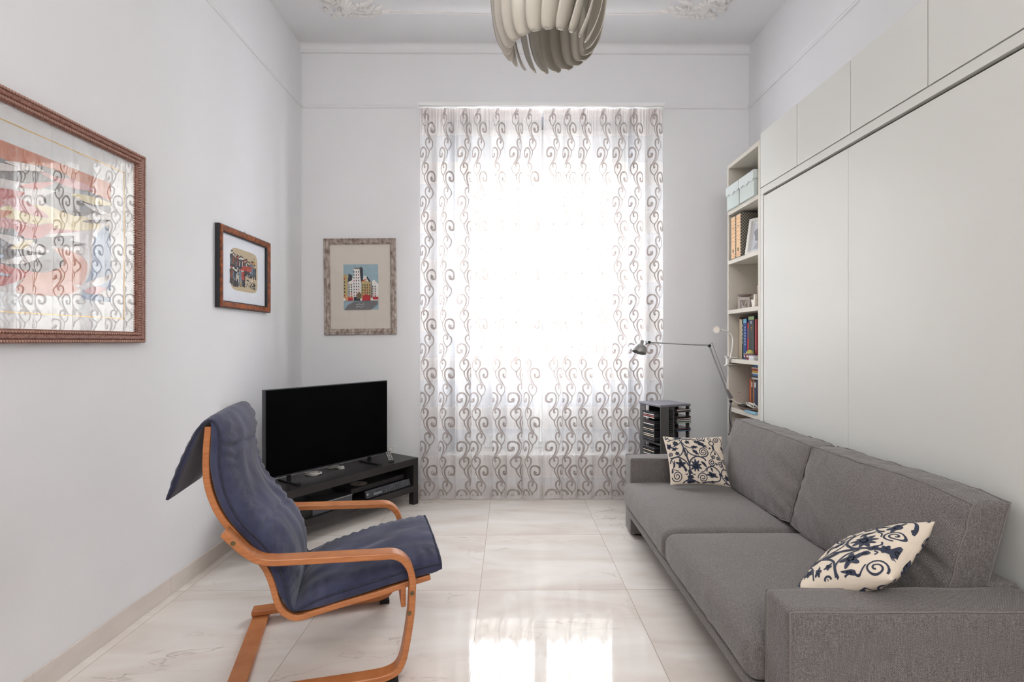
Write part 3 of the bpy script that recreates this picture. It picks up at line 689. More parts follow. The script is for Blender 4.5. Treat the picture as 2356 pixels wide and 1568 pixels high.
tag(m.build('charger', BLACKP, None, bevel=.002), 'black charger lying on the brown plate', 'charger')
m = MB(); m.hexa([(1.612, 3.45, z6+.0), (1.66, 3.40, z6+.0), (1.66, 3.56, z6), (1.612, 3.60, z6), (1.612, 3.45, z6+.008), (1.66, 3.40, z6+.008), (1.66, 3.56, z6+.008), (1.612, 3.60, z6+.008)])
z7 = .4305
for (ya, yb, c, lab) in ((3.69, 3.72, (196, 104, 48), 'orange book on the shelf below the brown plate'), (3.655, 3.688, (60, 56, 60), 'dark book beside the orange book on the shelf below the plate')):
    book(1.70, 1.92, ya, yb, z7, .70, c, lab, 'books on the shelf behind the sofa cushion')
dv = tag(MB().box(1.612, 1.640, 3.38, 3.53, z6+.0002, z6+.013).build('disc_case', M('pale_blue_case', (140, 184, 205), .35), None, bevel=.001), 'pale blue disc case on the shelf edge below the plate', 'disc case')
# white gooseneck clip lamp
t = thing('clip_lamp', 'white gooseneck reading lamp clipped to the bookcase shelf', 'lamp', (1.60, 3.79, 1.12))
fy = 3.78/1190
def pl(px, py, yy=3.78): return Vector(((px-1171)*yy/1190, yy, 1.28-(py-784)*yy/1190))
m = MB(); m.tube(catmull([pl(1681, 826), pl(1684, 812), pl(1687, 794), pl(1687, 778), pl(1681, 766), pl(1670, 760.5), pl(1657, 758.5)], 6), .0065, 10); m.build('gooseneck', WPLASTIC, t, smooth=True)
hd = pl(1657, 758.5); ax = Vector((-.75, -.65, .03)).normalized()
MB().lathe([(.007, -.006), (.012, .006), (.017, .020), (.025, .040), (.027, .050), (.024, .050), (.022, .046), (.001, .045)], hd, 24, ax).build('lamp_head', WPLASTIC, t, smooth='auto')
MB().lathe([(.020, 0), (.020, .001)], hd+ax*.0475, 24, ax).build('lens', M('led_lens', (238, 226, 214), .3), t)
m = MB(); m.box(1.590, 1.672, 3.770, 3.800, 1.154, 1.162); m.box(1.590, 1.672, 3.770, 3.800, 1.104, 1.112); m.box(1.596, 1.608, 3.770, 3.800, 1.104, 1.162); m.tube([(1.578, 3.785, 1.168), (1.64, 3.785, 1.166)], .004, 8); m.tube([(1.578, 3.785, 1.098), (1.64, 3.785, 1.108)], .004, 8)
m.build('clamp', WPLASTIC, t, bevel=.0015)
m = MB(); m.tube(catmull([(1.612, 3.775, 1.15), (1.603, 3.77, 1.12), (1.598, 3.765, 1.06), (1.590, 3.755, 1.0), (1.585, 3.75, .94), (1.592, 3.742, .90), (1.610, 3.735, .865), (1.640, 3.70, .838), (1.655, 3.66, .832)], 6), .0022, 6)
m.build('cord', WCABLE, t, smooth=True)

# ------------------------------------------------------------------ arm floor lamp
def pf(px, py, yy=3.60): return Vector(((px-1171)*yy/1190, yy, 1.28-(py-784)*yy/1190))
t = thing('floor_lamp', 'grey metal floor lamp with long articulated arm beside the bookcase', 'floor lamp', (1.52, 3.62, 0))
MB().lathe([(.09, 0), (.09, .012), (.085, .018), (.02, .022), (.014, .03)], (1.515, 3.622, 0), 32).build('base', GREYM, t, smooth='auto')
m = MB(); pole_top = pf(1681, 922); m.tube([(1.543, 3.60, .012), (1.543, 3.60, .5), tuple(pole_top)], .0085, 14); m.build('pole', STEEL, t, smooth='auto')
elbow = pf(1633, 795); knee = pf(1680, 918)
m = MB(); m.tube([knee, elbow], .0055, 10); m.build('lower_arm', STEEL, t, smooth='auto')
m = MB(); m.tube([pf(1672, 878), pf(1639, 787.5)], .0028, 8); m.build('spring_rod', STEEL, t, smooth='auto')
m = MB(); m.tube([pf(1684, 916), pf(1674, 896)], [.012, .007], 14); m.build('arm_socket', GREYM, t, smooth='auto')
m = MB(); m.tube([elbow, pf(1494, 787)], .0038, 8); m.build('upper_arm', STEEL, t, smooth='auto')
m = MB(); m.tube([pf(1632, 792.5), pf(1597, 791.5)], .0016, 6); m.build('tension_wire', STEEL, t)
m = MB(); m.tube([pf(1640, 788), pf(1633, 793)], .003, 6); m.build('lever', STEEL, t)
m = MB()
for p in (elbow, pf(1682, 923), pf(1494, 787)): m.lathe([(.008, -.011), (.010, -.009), (.010, .009), (.008, .011)], p, 16, (0, 1, 0))
m.build('joint', BLACKP, t, smooth='auto')
m = MB(); m.tube([pf(1494, 787), pf(1485, 792)], .006, 10); m.tube([pf(1486.5, 784), pf(1488, 793)], .003, 6); m.build('head_bracket', GREYM, t, smooth='auto')
hc = pf(1475.5, 792); ax = Vector((-.30, -.22, -.93)).normalized()
MB().lathe([(.012, -.030), (.014, -.028), (.015, -.006), (.020, 0), (.034, .008), (.046, .024), (.050, .044), (.0485, .060), (.0465, .060), (.046, .044), (.042, .026), (.030, .012), (.001, .006)], hc, 32, ax).build('lamp_shade', M('lamp_shade_grey', (150, 149, 148), .38, metal=.35), t, smooth='auto')
MB().lathe([(.001, 0), (.013, .006), (.018, .022), (.012, .038), (.001, .042)], hc+ax*.012, 18, ax).build('bulb', WPLASTIC, t, smooth=True)
m = MB(); m.tube(catmull([pf(1684, 925, 3.59), pf(1679, 950, 3.585), pf(1681, 972, 3.585), pf(1687, 990, 3.585), pf(1682, 1005, 3.585), pf(1676, 1030, 3.585), pf(1676, 1060, 3.585)], 6), .0024, 6); m.build('cord', BCABLE, t, smooth=True)
MB().obox(pf(1682, 999), (1, 0, 0), (0, 1, 0), (0, 0, 1), .014, .010, .004).build('cord_clip', BLACKP, t)

# ------------------------------------------------------------------ sofa
sofa = thing('sofa', 'large dark grey woven sofa with two loose back cushions, before the wall bed', 'sofa', (1.2, 2.49, 0))
def rbox(fn, h, r, n=(16, 16, 8)):
    """rounded box surface with half sizes h and radius r, mapped by fn(Vector in box coords, normalised coords)"""
    m = MB(); m.uv = UVS = []; hx, hy, hz = h
    def pt(p):
        q = Vector((max(-hx+r, min(hx-r, p.x)), max(-hy+r, min(hy-r, p.y)), max(-hz+r, min(hz-r, p.z)))); d = p-q
        if d.length > 1e-9: q = q+d.normalized()*r
        return fn(q, Vector((q.x/hx, q.y/hy, q.z/hz)))
    def sp(t, hh):  # denser sampling near the edges
        s = t*2-1; k = min(.45, 1.6*r/hh); a = .30
        if abs(s) < 1-a: return s/(1-a)*(1-k)*hh
        return math.copysign((1-k)+(abs(s)-(1-a))/a*k, s)*hh
    for ax in range(3):
        o = [i for i in range(3) if i != ax]
        for sg in (-1, 1):
            def f(u, v):
                p = [0, 0, 0]; p[ax] = sg*h[ax]; p[o[0]] = sp(u, h[o[0]]); p[o[1]] = sp(v, h[o[1]]); UVS.append((p[o[0]]+ax*.37, p[o[1]]+sg)); return pt(Vector(p))
            m.grid(f, n[o[0]], n[o[1]])
    return m
def weld(o, d=.0004):
    bm = bmesh.new(); bm.from_mesh(o.data); bmesh.ops.remove_doubles(bm, verts=bm.verts, dist=d); bmesh.ops.recalc_face_normals(bm, faces=bm.faces); bm.to_mesh(o.data); bm.free()
    for p in o.data.polygons: p.use_smooth = True
    return o
from mathutils import noise as mn
def nz(x, y, z, s): return mn.noise(Vector((x*s, y*s, z*s)))
def make_arm(ya, yb):
    c = Vector((1.198, (ya+yb)/2, .262)); h = (.402, (yb-ya)/2, .250)
    f = lambda q, n: c+q+Vector((0, .004*n.y*(1-n.x*n.x)*(1-n.z*n.z), .003*nz(q.x+c.x, q.y+c.y, 0, 5)))
    arm = weld(rbox(f, h, .014, (26, 10, 22)).build('arm', SOFA, sofa))
    m = MB(); x0, x1, z1, z0 = .796, 1.60, .511, .02
    for y in (ya+.003, yb-.003):
        m.tube(catmull([(x0+.003, y, z0), (x0+.003, y, .25), (x0+.003, y, z1-.004)], 3)+[Vector((x0+.008, y, z1-.001))]+[Vector((x0+.01+(x1-x0-.02)*k/20, y, z1-.0025+.003*nz(k, 0, 0, .3))) for k in range(21)], .0030, 7)
    m.build('piping', PIPING, arm, smooth=True)
make_arm(1.462, 1.608); make_arm(3.377, 3.523)
for (x, y) in ((.86, 1.535), (1.54, 1.535), (.86, 3.45), (1.54, 3.45)): MB().box(x-.03, x+.03, y-.04, y+.04, 0, .0125).build('foot', BLACKP, sofa)
MB().box(.768, 1.595, 1.609, 3.376, .155, .203).build('base_rail', SOFA, sofa, bevel=.008)
MB().box(1.50, 1.60, 1.612, 3.373, .2035, .52).build('back_frame', SOFA, sofa, bevel=.01)
for k, (ya, yb) in enumerate(((1.611, 2.490), (2.494, 3.374))):
    c = Vector((1.127, (ya+yb)/2, .282)); h = (.371, (yb-ya)/2, .077)
    def f(q, n, c=c, h=h, k=k):
        p = c+q; top = max(0, n.z); 
        p.z += top*(.026*(1-n.x**4)*(1-n.y**4)); p.x -= .012*max(0, -n.x)*(1-n.z*n.z)
        wr = nz(p.x*.4, p.y*2.6+k*5, p.z*.6, 7)
        if n.x < -.6: p.x += .0035*wr; p.z += .002*wr
        p.z += .002*nz(p.x, p.y, 0, 4)*top
        return p
    weld(rbox(f, h, .038, (30, 34, 14)).build('seat_cushion', SOFA, sofa))
def back_cushion(ya, yb, seed, lean0):
    H = .395; T = .062; c = Vector((0, (ya+yb)/2, .385+H/2)); h = (T, (yb-ya)/2, H/2)
    def place(q, n):
        p = Vector((q.x, q.y, q.z)); bul = (1-abs(n.y)**4)*(1-abs(n.z)**3)
        p.x += (-.041 if n.x < 0 else .006)*bul*abs(n.x)
        p.z += .012*nz(seed, q.y, 0, 3)*max(0, n.z)-.010*abs(n.y)**6*n.z
        p.y *= 1-.012*(1-abs(n.z)**2)*0+.0
        wv = nz(q.y*1.1+seed, q.z*5.5-q.y*3, q.x, 6)*.020*(abs(n.y)**2*(1-.85*abs(n.y)**8)*.9+.15)+nz(q.y*7+seed, q.z*.9, 0, 4.5)*.010*(abs(n.z)**3)*(1-.6*abs(n.z)**9)
        if n.x < 0: p.x += wv
        else: p.x -= .2*wv
        if abs(n.z) > .9: p.z += .006*nz(q.y*6, q.x*3, seed, 6)
        # lean: bottom forward, top back onto the wall bed panel
        z = c.z+p.z; lean = 1.405+(z-.385)*.285+lean0
        return Vector((lean+p.x+.008, c.y+p.y, z))
    o = weld(rbox(place, h, .016, (12, 56, 30)).build('back_cushion', SOFA, sofa))
    m = MB(); hx, hy, hz = h
    def ring(xs, ins=.003):
        pts = []; r = .010
        a, b = hy-ins, hz-ins
        for (y0, z0, y1, z1) in ((-a, -b, a, -b), (a, -b, a, b), (a, b, -a, b), (-a, b, -a, -b)):
            for k in range(24): 
                y = y0+(y1-y0)*k/24; z = z0+(z1-z0)*k/24; q = Vector((xs*(hx-.004), y, z)); pts.append(place(q, Vector((xs, y/hy, z/hz))))
        m.tube(pts, .0030, 7, closed=True)
    ring(-1); ring(1); m.build('piping', PIPING, o, smooth=True)
back_cushion(1.618, 2.485, 1.3, 0); back_cushion(2.505, 3.368, 7.7, .006)

# ------------------------------------------------------------------ patterned throw pillows
def spiral(cx, cy, r, turns, a0, dr):
    return [(cx+r*(1-.86*k/40)*math.cos(a0+dr*turns*2*PI*k/40), cy+r*(1-.86*k/40)*math.sin(a0+dr*turns*2*PI*k/40)) for k in range(41)]
def leafp(cx, cy, a, b, rot, lobes=7, d=.22):
    out = []
    for k in range(44):
        t = 2*PI*k/44; rr = 1+d*math.sin(lobes*t)+.08*math.sin(3*t+1); x, y = a*rr*math.cos(t), b*rr*math.sin(t)
        out.append((cx+x*math.cos(rot)-y*math.sin(rot), cy+x*math.sin(rot)+y*math.cos(rot)))
    return out
STROKES = [(spiral(cx, cy, r, tn, a0, dr), 20) for cx, cy, r, tn, a0, dr in ((420, 290, 105, 2, 0, 1), (575, 1215, 125, 2, 3, -1), (1140, 1250, 112, 2, 3, 1), (1215, 700, 112, 2.2, 1.4, -1), (1370, 925, 80, 1.9, 0, 1),
    (1432, 815, 46, 1.5, 2, 1), (1530, 840, 42, 1.5, 1, -1), (1580, 970, 66, 1.8, 3, 1), (1225, 335, 95, 1.9, 0, 1), (1560, 390, 75, 1.8, 3, -1), (490, 740, 52, 1.6, 2, 1), (1350, 1370, 60, 1.6, 3, 1), (1640, 1370, 60, 1.6, 0, 1), (1700, 900, 60, 1.7, 3, 1), (500, 1420, 60, 1.6, 0, 1))]
for pts, wd in (([(860, 1370), (862, 1150), (872, 980), (845, 820), (800, 600), (770, 450)], 34), ([(872, 1010), (900, 900), (980, 830), (1080, 800), (1200, 840), (1245, 900)], 30), ([(850, 1000), (800, 900), (700, 830), (600, 808), (480, 850), (440, 930)], 28),
    ([(800, 590), (760, 700), (690, 775), (560, 812), (450, 820)], 24), ([(830, 600), (900, 720), (1000, 780), (1180, 812), (1290, 775), (1325, 700)], 24), ([(830, 600), (870, 700), (830, 800), (790, 700), (830, 600)], 18),
    ([(770, 450), (735, 395), (660, 385), (560, 400), (470, 440)], 20), ([(790, 460), (840, 550), (930, 600), (990, 610)], 20), ([(780, 440), (810, 385), (900, 375), (960, 400)], 18), ([(700, 350), (850, 350), (1000, 370), (1150, 390), (1290, 430)], 18),
    ([(1440, 430), (1500, 490), (1440, 550), (1380, 490), (1440, 430)], 22), ([(1415, 320), (1450, 380), (1430, 440), (1385, 380), (1415, 320)], 20), ([(1455, 550), (1465, 650)], 48), ([(1465, 650), (1390, 720), (1378, 790), (1415, 850)], 18), ([(1480, 650), (1560, 760), (1620, 900), (1650, 1050)], 18),
    ([(1230, 1120), (1255, 1050), (1340, 1010), (1440, 1040), (1520, 1120), (1532, 1230), (1480, 1310), (1330, 1335), (1200, 1345)], 26), ([(1720, 1065), (1620, 1060), (1562, 1150), (1590, 1250), (1680, 1335), (1760, 1380)], 26), ([(1100, 1130), (1180, 1112), (1230, 1050)], 16),
    ([(900, 1140), (935, 1190), (980, 1180)], 18), ([(820, 1150), (790, 1190), (758, 1165)], 18), ([(870, 1280), (980, 1330), (1080, 1370), (1200, 1350)], 26), ([(850, 1280), (760, 1320), (700, 1360)], 26), ([(470, 850), (520, 960), (500, 1060), (620, 1110)], 16), ([(550, 400), (480, 350), (420, 400)], 18),
    ([(430, 600), (600, 560), (720, 500), (760, 440)], 16), ([(960, 400), (1010, 340), (1100, 310)], 16), ([(1500, 280), (1600, 300), (1700, 420), (1690, 560), (1720, 700)], 18)):
    STROKES.append(([(p.x, p.y) for p in catmull([(x, y, 0) for x, y in pts], 6)], wd))
LEAVES = [leafp(*a) for a in ((1010, 1000, 105, 110, .3, 9, .3), (690, 960, 100, 80, .6, 5, .35), (640, 490, 62, 58, 0, 7), (900, 460, 48, 46, .4, 5), (480, 560, 60, 60, .1, 5), (1035, 588, 72, 36, -.05, 7), (1045, 705, 82, 36, .75, 7), (1180, 500, 160, 50, .6, 9, .2),
    (720, 330, 105, 42, .1, 7), (600, 620, 68, 34, -.2, 5), (640, 725, 46, 40, .2, 5), (1345, 1190, 112, 52, .2, 5), (1690, 1230, 62, 56, .3, 5), (1190, 965, 82, 28, .8, 3, .1), (1345, 1075, 52, 20, 1.2, 3, .1), (530, 960, 22, 80, .2, 3, .1), (865, 1130, 42, 60, 0, 4, .15), (865, 1240, 68, 52, 0, 6, .15), (865, 1330, 90, 46, 0, 4, .12), (770, 1070, 30, 60, -.5, 3, .1), (470, 1100, 22, 50, 0, 3, .1), (1480, 960, 22, 24, 0, 4), (1545, 1175, 44, 36, 0, 4), (1480, 730, 20, 34, 0, 3), (1380, 615, 26, 22, 0, 3), (1280, 430, 22, 22, 0, 3), (1690, 600, 50, 34, 1, 5))]
def pillow(label, corners, puff, seed, flip, pat):
    BL, BR, TR, TL = [Vector(c) for c in corners]
    def S(a, b, side, e=0):
        ea = a*(1-.075*(1-b*b)**1.0*abs(a)**3); eb = b*(1-.075*(1-a*a)**1.0*abs(b)**3)
        u, v = (ea+1)/2, (eb+1)/2
        p = BL*(1-u)*(1-v)+BR*u*(1-v)+TR*u*v+TL*(1-u)*v
        du = (BR-BL)*(1-v)+(TR-TL)*v; dv = (TL-BL)*(1-u)+(TR-BR)*u; n = du.cross(dv).normalized()
        if flip: n = -n
        th = puff*max(0, (1-a*a))**.42*max(0, (1-b*b))**.42
        th += .0045*nz(a*1.2+seed, b*1.2, side, 3.1)*min(1, th/puff*3)+.003*nz(a*5+seed, b*1.2, side, 2.2)*(a*a)*min(1, th/puff*4)
        return p+n*(th*side+e*side)
    m = MB(); N = 36
    def mp(t): s = t*2-1; return math.sin(s*PI/2)
    for sd in (1, -1): m.grid(lambda u, v: S(mp(u), mp(v), sd), N, N)
    nb = len(m.v)
    o = m; m.cur = 1
    def tm(X, Y): return pat(X, Y)
    def fm(X, Y, sd):
        a, b_ = tm(X, Y); return S(max(-.985, min(.985, a)), max(-.985, min(.985, b_)), sd, .0011)
    for sd in (1, -1):
        for pts, wd in STROKES:
            run = []
            dense = []
            for (xa, ya), (xb, yb) in zip(pts, pts[1:]):
                L = math.hypot(xb-xa, yb-ya); k = max(1, int(L/22))
                dense += [(xa+(xb-xa)*q/k, ya+(yb-ya)*q/k) for q in range(k)]
            dense.append(pts[-1])
            for p in dense+[None]:
                ok = p is not None and abs(tm(*p)[0]) < .98 and abs(tm(*p)[1]) < .98
                if ok: run.append(p)
                if (not ok) and len(run) > 2:
                    m.ribbon(run, wd, lambda X, Y: fm(X, Y, sd), False); run = []
                elif not ok: run = []
        for lf in LEAVES:
            cxx = sum(p[0] for p in lf)/len(lf); cyy_ = sum(p[1] for p in lf)/len(lf)
            if max(map(abs, tm(cxx, cyy_))) > .96: continue
            n = len(lf); vs = [fm(cxx, cyy_, sd)]; fs = []
            for ring in (.35, .7, 1):
                vs += [fm(cxx+(p[0]-cxx)*ring, cyy_+(p[1]-cyy_)*ring, sd) for p in lf]
            for k in range(n): fs.append((0, 1+k, 1+(k+1) % n))
            for r_ in (0, 1):
                for k in range(n): fs.append((1+r_*n+k, 1+r_*n+(k+1) % n, 1+(r_+1)*n+(k+1) % n, 1+(r_+1)*n+k))
            m.add(vs, fs)
    ob = m.build('throw_pillow', [CREAMF, INK], None, smooth=True, recalc=False)
    return tag(ob, label, 'pillow', 'patterned throw pillows on the sofa')
pat1 = lambda X, Y: ((X-1085)/665, (835-Y)/545)
pillow('cream pillow with navy vine print leaning against the far arm of the sofa', [(.985, 3.150, .400), (1.340, 3.115, .398), (1.362, 3.300, .668), (.985, 3.310, .668)], .050, 2, False, pat1)
pat2 = lambda X, Y: ((Y-850)/500, (X-1080)/600)
pillow('cream pillow with navy vine print lying askew on the near arm of the sofa', [(.922, 1.672, .458), (1.130, 1.520, .575), (1.392, 1.682, .690), (1.262, 1.935, .505)], .066, 5, False, pat2)

# ------------------------------------------------------------------ CD tower
tw = thing('cd_tower', 'grey four-sided CD tower filled with jewel cases, behind the far sofa arm', 'CD tower', (1.19, 3.97, 0))
TA = math.radians(20); TC = (1.178, 3.915); TH = .815
TS = .83
def tb(mb, x0, x1, y0, y1, z0, z1): orbox(mb, TC[0], TC[1], TA, x0*TS, x1*TS, y0*TS, y1*TS, z0, z1)
m = MB(); tb(m, -.163, .163, -.163, .163, TH-.018, TH); m.build('top_panel', TOWERT, tw, bevel=.004)
m = MB(); tb(m, -.16, .16, -.16, .16, 0, .03); m.build('base_panel', TOWERT, tw, bevel=.004)
m = MB(); tb(m, -.16, .16, -.16, .16, .52, .53); m.build('mid_shelf', TOWER, tw)
panels = [(-.157, -.147, .075, .155, 0), (-.155, -.068, -.157, -.147, 1), (-.022, -.010, -.157, -.012, 0), (.147, .157, -.152, -.11, 0), (.147, .157, .0, .152, 0), (-.06, .152, .147, .157, 1), (-.152, -.10, .147, .157, 1), (-.022, .14, .004, .014, 0)]
for (x0, x1, y0, y1, k) in panels:
    m = MB(); 
    for za, zb in ((.03, .52), (.53, TH-.018)): tb(m, x0, x1, y0, y1, za, zb)
    m.build('upright', TOWER, tw, bevel=.0015)
for (x, y) in ((-.10, -.158), (-.07, -.158)):
    q = rot2(x*TS, y*TS, TA); MB().lathe([(.003, 0), (.003, .001)], (TC[0]+q[0], TC[1]+q[1], .545), 8, (q[0], q[1], 0)).build('screw', BLACKP, tw)
cdc = [(44, 44, 48), (60, 60, 64), (30, 30, 34), (80, 78, 80), (52, 50, 50)]
spc = [(226, 222, 216), (190, 80, 78), (222, 222, 222), (40, 42, 48), (90, 92, 98), (70, 72, 78), (232, 214, 186), (222, 218, 212), (60, 60, 64), (120, 120, 122), (228, 210, 190), (66, 66, 68), (52, 54, 58), (240, 240, 238), (88, 60, 60), (44, 44, 44)]
def cd(x0, x1, y0, y1, z, side, spcol, label, group):
    m = MB(); tb(m, x0, x1, y0, y1, z, z+.0098); m.cur = 1
    e = .0006
    if side == 'L': tb(m, x0-e, x0, y0+.008, y1-.012, z+.002, z+.0078)
    else: tb(m, x0+.006, x1-.006, y0-e, y0, z+.002, z+.0078)
    c = cdc[R.randrange(5)]
    tag(m.build('compact_disc_case', [M('case_%d' % c[0], c, .25), M('spine_%d_%d_%d' % spcol, spcol, .5)], None), label, 'CD case', group)
zz = .535
GL = 'CD cases in the curtain-facing column of the tower'
for k in range(17):
    if k == 13: zz += .012
    cd(-.182, -.075, -.105, .072, zz, 'L', spc[(k*1+3) % 16], 'plastic CD case in the curtain-facing column, above the mid shelf of the tower', GL); zz += .0124
zz = .40
for k in range(8): cd(-.182, -.075, -.105, .072, zz, 'L', spc[(k*5+1) % 16], 'plastic CD case low in the curtain-facing column, under the mid shelf', 'CD cases below the mid shelf of the tower'); zz += .0124
for zz, c in ((.768, (214, 190, 182)), (.756, (90, 90, 92)), (.716, (28, 28, 30)), (.703, (222, 196, 186)), (.690, (214, 216, 220)), (.677, (172, 196, 158)), (.630, (96, 60, 54)), (.617, (90, 128, 160))):
    cd(-.008, .146, -.182, -.030, zz, 'R', c, 'plastic CD case in the sparse column facing the sofa' , 'CD cases in the sofa-facing column of the tower')
for k in range(16): cd(-.066, -.023, -.152, -.045, .54+k*.0148, 'R', (60, 58, 62), 'dark CD case seen edge-on in the slot beside the front upright', 'CD cases in the narrow inner slot of the tower')

# ------------------------------------------------------------------ TV bench, TV
def rotv(o, L, D): # bench frame: o + L along length, D depth
    return (o[0]+L*LB[0]+D*DB[0], o[1]+L*LB[1]+D*DB[1])
LB = (-.5675, -.8234); DB = (-.8234, .5675); FR = (-.716, 4.085)
def bb(mb, l0, l1, d0, d1, z0, z1, o=FR):
    q = [rotv(o, l, d) for l, d in ((l0, d0), (l1, d0), (l1, d1), (l0, d1))]
    mb.hexa([(p[0], p[1], z0) for p in q]+[(p[0], p[1], z1) for p in q]); return mb
BL_, BD = 1.235, .325
tvb = thing('tv_bench', 'long low black-brown TV bench set diagonally in the left corner', 'TV bench', (*rotv(FR, BL_/2, BD/2), 0))
bb(MB(), 0, BL_, 0, BD, .312, .362).build('table_top', BLACKW, tvb, bevel=.0015)
bb(MB(), 0, .05, 0, BD, .152, .3118).build('side_panel', BLACKW, tvb, bevel=.0015)
bb(MB(), BL_-.05, BL_, 0, BD, .152, .3118).build('side_panel', BLACKW, tvb, bevel=.0015)
bb(MB(), 0, BL_, 0, BD, .102, .1518).build('shelf', BLACKW, tvb, bevel=.0015)
for l in (0, BL_-.05):
    for d in (.0, BD-.05): bb(MB(), l, l+.05, d, d+.05, 0, .1018).build('leg', BLACKW, tvb, bevel=.0015)
# television
tv = thing('television', 'flat black television on two feet on the black bench', 'television', (*rotv(FR, .68, .155), .362))
TR_, TL_ = Vector((-.944, 4.018, 0)), Vector((-1.513, 3.217, 0)); U = (TL_-TR_); W = U.length; U.normalize(); Nn = Vector((.815, -.579, 0))
Nn = Vector((-U.y, U.x, 0)); Nn = Nn if Nn.y < 0 else -Nn
z0t, z1t = .413, .975
m = MB(); c0 = TR_-Nn*.018+U*W/2; m.obox((c0.x, c0.y, (z0t+z1t)/2), U, (0, 0, 1), Nn, W/2, (z1t-z0t)/2, .018); m.build('bezel', TVSIDE, tv, bevel=.002)
c0 = TR_-Nn*.052+U*W/2; m = MB(); m.obox((c0.x, c0.y, (z0t+z1t)/2-.05), U, (0, 0, 1), Nn, W/2-.12, .17, .016); m.build('back_housing', BLACKP, tv, bevel=.01)
c0 = TR_+Nn*.0008+U*W/2; m = MB(); m.obox((c0.x, c0.y, (z0t+z1t)/2+.003), U, (0, 0, 1), Nn, W/2-.006, (z1t-z0t)/2-.008, .0012); m.build('screen', SCREEN, tv)
for q in (.16, W-.17):
    c = TR_+U*q-Nn*.018; m = MB()
    m.hexa([tuple(c+U*a+Nn*b+Vector((0, 0, z))) for z, s_ in ((.3622, 1), (.374, .8)) for a, b in ((-.016, -.10), (.016, -.10), (.016, .115), (-.016, .115))])
    m.obox((c.x, c.y, .393), U, (0, 0, 1), Nn, .010, .021, .012); m.build('foot', BLACKP, tv, bevel=.003)
# gadgets on the bench
def at(px, py, h):  # point at height h seen at pixel
    y = 1190*(1.28-h)/(py-784); return Vector(((px-1171)*y/1190, y, h))
c = at(722, 1090, .362); t = thing('cable_coil', 'white charging cable coiled flat on the bench, under the left half of the television', 'cable', c, 'white coils under the television')
m = MB(); pts = [(c.x+(.052+.006*math.sin(k*.9))*math.cos(k*.5)*1.0, c.y+(.034+.005*math.cos(k*.7))*math.sin(k*.5), .3655+.0035*(k//13)+.002*math.sin(k)) for k in range(52)]
m.tube(catmull(pts, 2), .0028, 6); m.build('loop', WCABLE, t, smooth=True)
m = MB(); orbox(m, c.x, c.y, .5, -.030, .030, -.016, .016, .3652, .3800); m.build('plug', WPLASTIC, t, bevel=.005)
c = at(775, 1077, .362); t = thing('cable_coil', 'bundled white ribbon cable on the bench, right of the round coil', 'cable', c, 'white coils under the television')
m = MB(); pts = [(c.x+.058*math.sin(k*.41), c.y+.022*math.sin(k*.83+.5), .3655+.004*(k//11)+.003*math.sin(k*1.7)) for k in range(44)]
m.tube(catmull(pts, 3), .0030, 6); m.build('loop', WCABLE, t, smooth=True)
m = MB(); orbox(m, c.x+.03, c.y+.01, .6, -.018, .018, -.009, .009, .3652, .3790); m.build('connector', WPLASTIC, t, bevel=.003)
c = at(901, 1063, .362); t = thing('remote_control', 'black and grey remote control leaning upright at the right end of the bench', 'remote control', c)
ax = Vector((-.45, .30, 1)).normalized(); sd = Vector((.87, .5, 0)).normalized(); nn = sd.cross(ax).normalized(); nn = nn if nn.y < 0 else -nn
m = MB(); m.obox(c+ax*.044+Vector((0, 0, .0)), sd, ax, nn, .022, .044, .008); m.build('body', BLACKP, t, bevel=.004)
m = MB()
for i in range(3):
    for k in range(6): m.obox(c+ax*(.022+.011*k)+sd*(-.013+.013*i)+nn*.009, sd, ax, nn, .004, .0035, .0014)
m.build('button', M('key_grey', (176, 176, 174), .5), t)
# equipment on the bench shelf
zs_ = .1523
t = thing('disc_player', 'slim black disc player with glossy slanted front in the right side of the bench', 'disc player', (*rotv(FR, .30, .18), zs_))
bb(MB(), .075, .49, .035, .27, zs_, .205).build('body', BLACKP, t, bevel=.003)
m = MB(); q = [rotv(FR, l, d) for l, d in ((.07, .012), (.50, .012), (.50, .035), (.07, .035))]; q2 = [rotv(FR, l, d) for l, d in ((.07, .030), (.50, .030), (.50, .035), (.07, .035))]
m.hexa([(p[0], p[1], zs_+.006) for p in q]+[(p[0], p[1], .207) for p in q2]); m.build('front_panel', M('smoked_gloss', (64, 66, 72), .18, vary=.3, vs=30), t, bevel=.002)
bb(MB(), .36, .44, .0095, .0125, .170, .186).build('display', M('display_glass', (112, 118, 126), .2), t)
m = MB()
for k in range(9): bb(m, .10+k*.026, .114+k*.026, .0095, .0125, .172, .182)
m.build('button', M('button_dark_grey', (86, 88, 92), .4), t)
c = rotv(FR, .49, .02); MB().lathe([(.009, 0), (.009, .006), (.007, .008)], (c[0], c[1], .186), 14, (.82, -.56, 0)).build('knob', STEEL, t, smooth='auto')
bx = thing('game_console', 'flat matt black box under the loose disc, behind the disc player', 'box', (*rotv(FR, .45, .2), .2075))
bb(MB(), .10, .60, .055, .29, .2082, .243).build('body', M('matt_black', (26, 24, 25), .6), bx, bevel=.003)
c = rotv(FR, .475, .13)
m = MB(); m.lathe([(.058, 0), (.060, .0006), (.060, .0012), (.012, .0013)], (c[0], c[1], .2434), 40); m.cur = 1; m.lathe([(.009, 0), (.009, .0004)], (c[0], c[1], .2450), 16)
tag(m.build('compact_disc', [M('disc_face', (176, 160, 150), .3, metal=.2), BLACKP], None), 'loose silver disc lying on top of the matt black box', 'disc')
t = thing('set_top_box', 'black receiver with grey front and silver top edge in the left side of the bench', 'receiver', (*rotv(FR, .88, .15), zs_))
bb(MB(), .62, 1.12, .03, .29, zs_, .222).build('body', M('matt_black', (26, 24, 25), .6), t, bevel=.002)
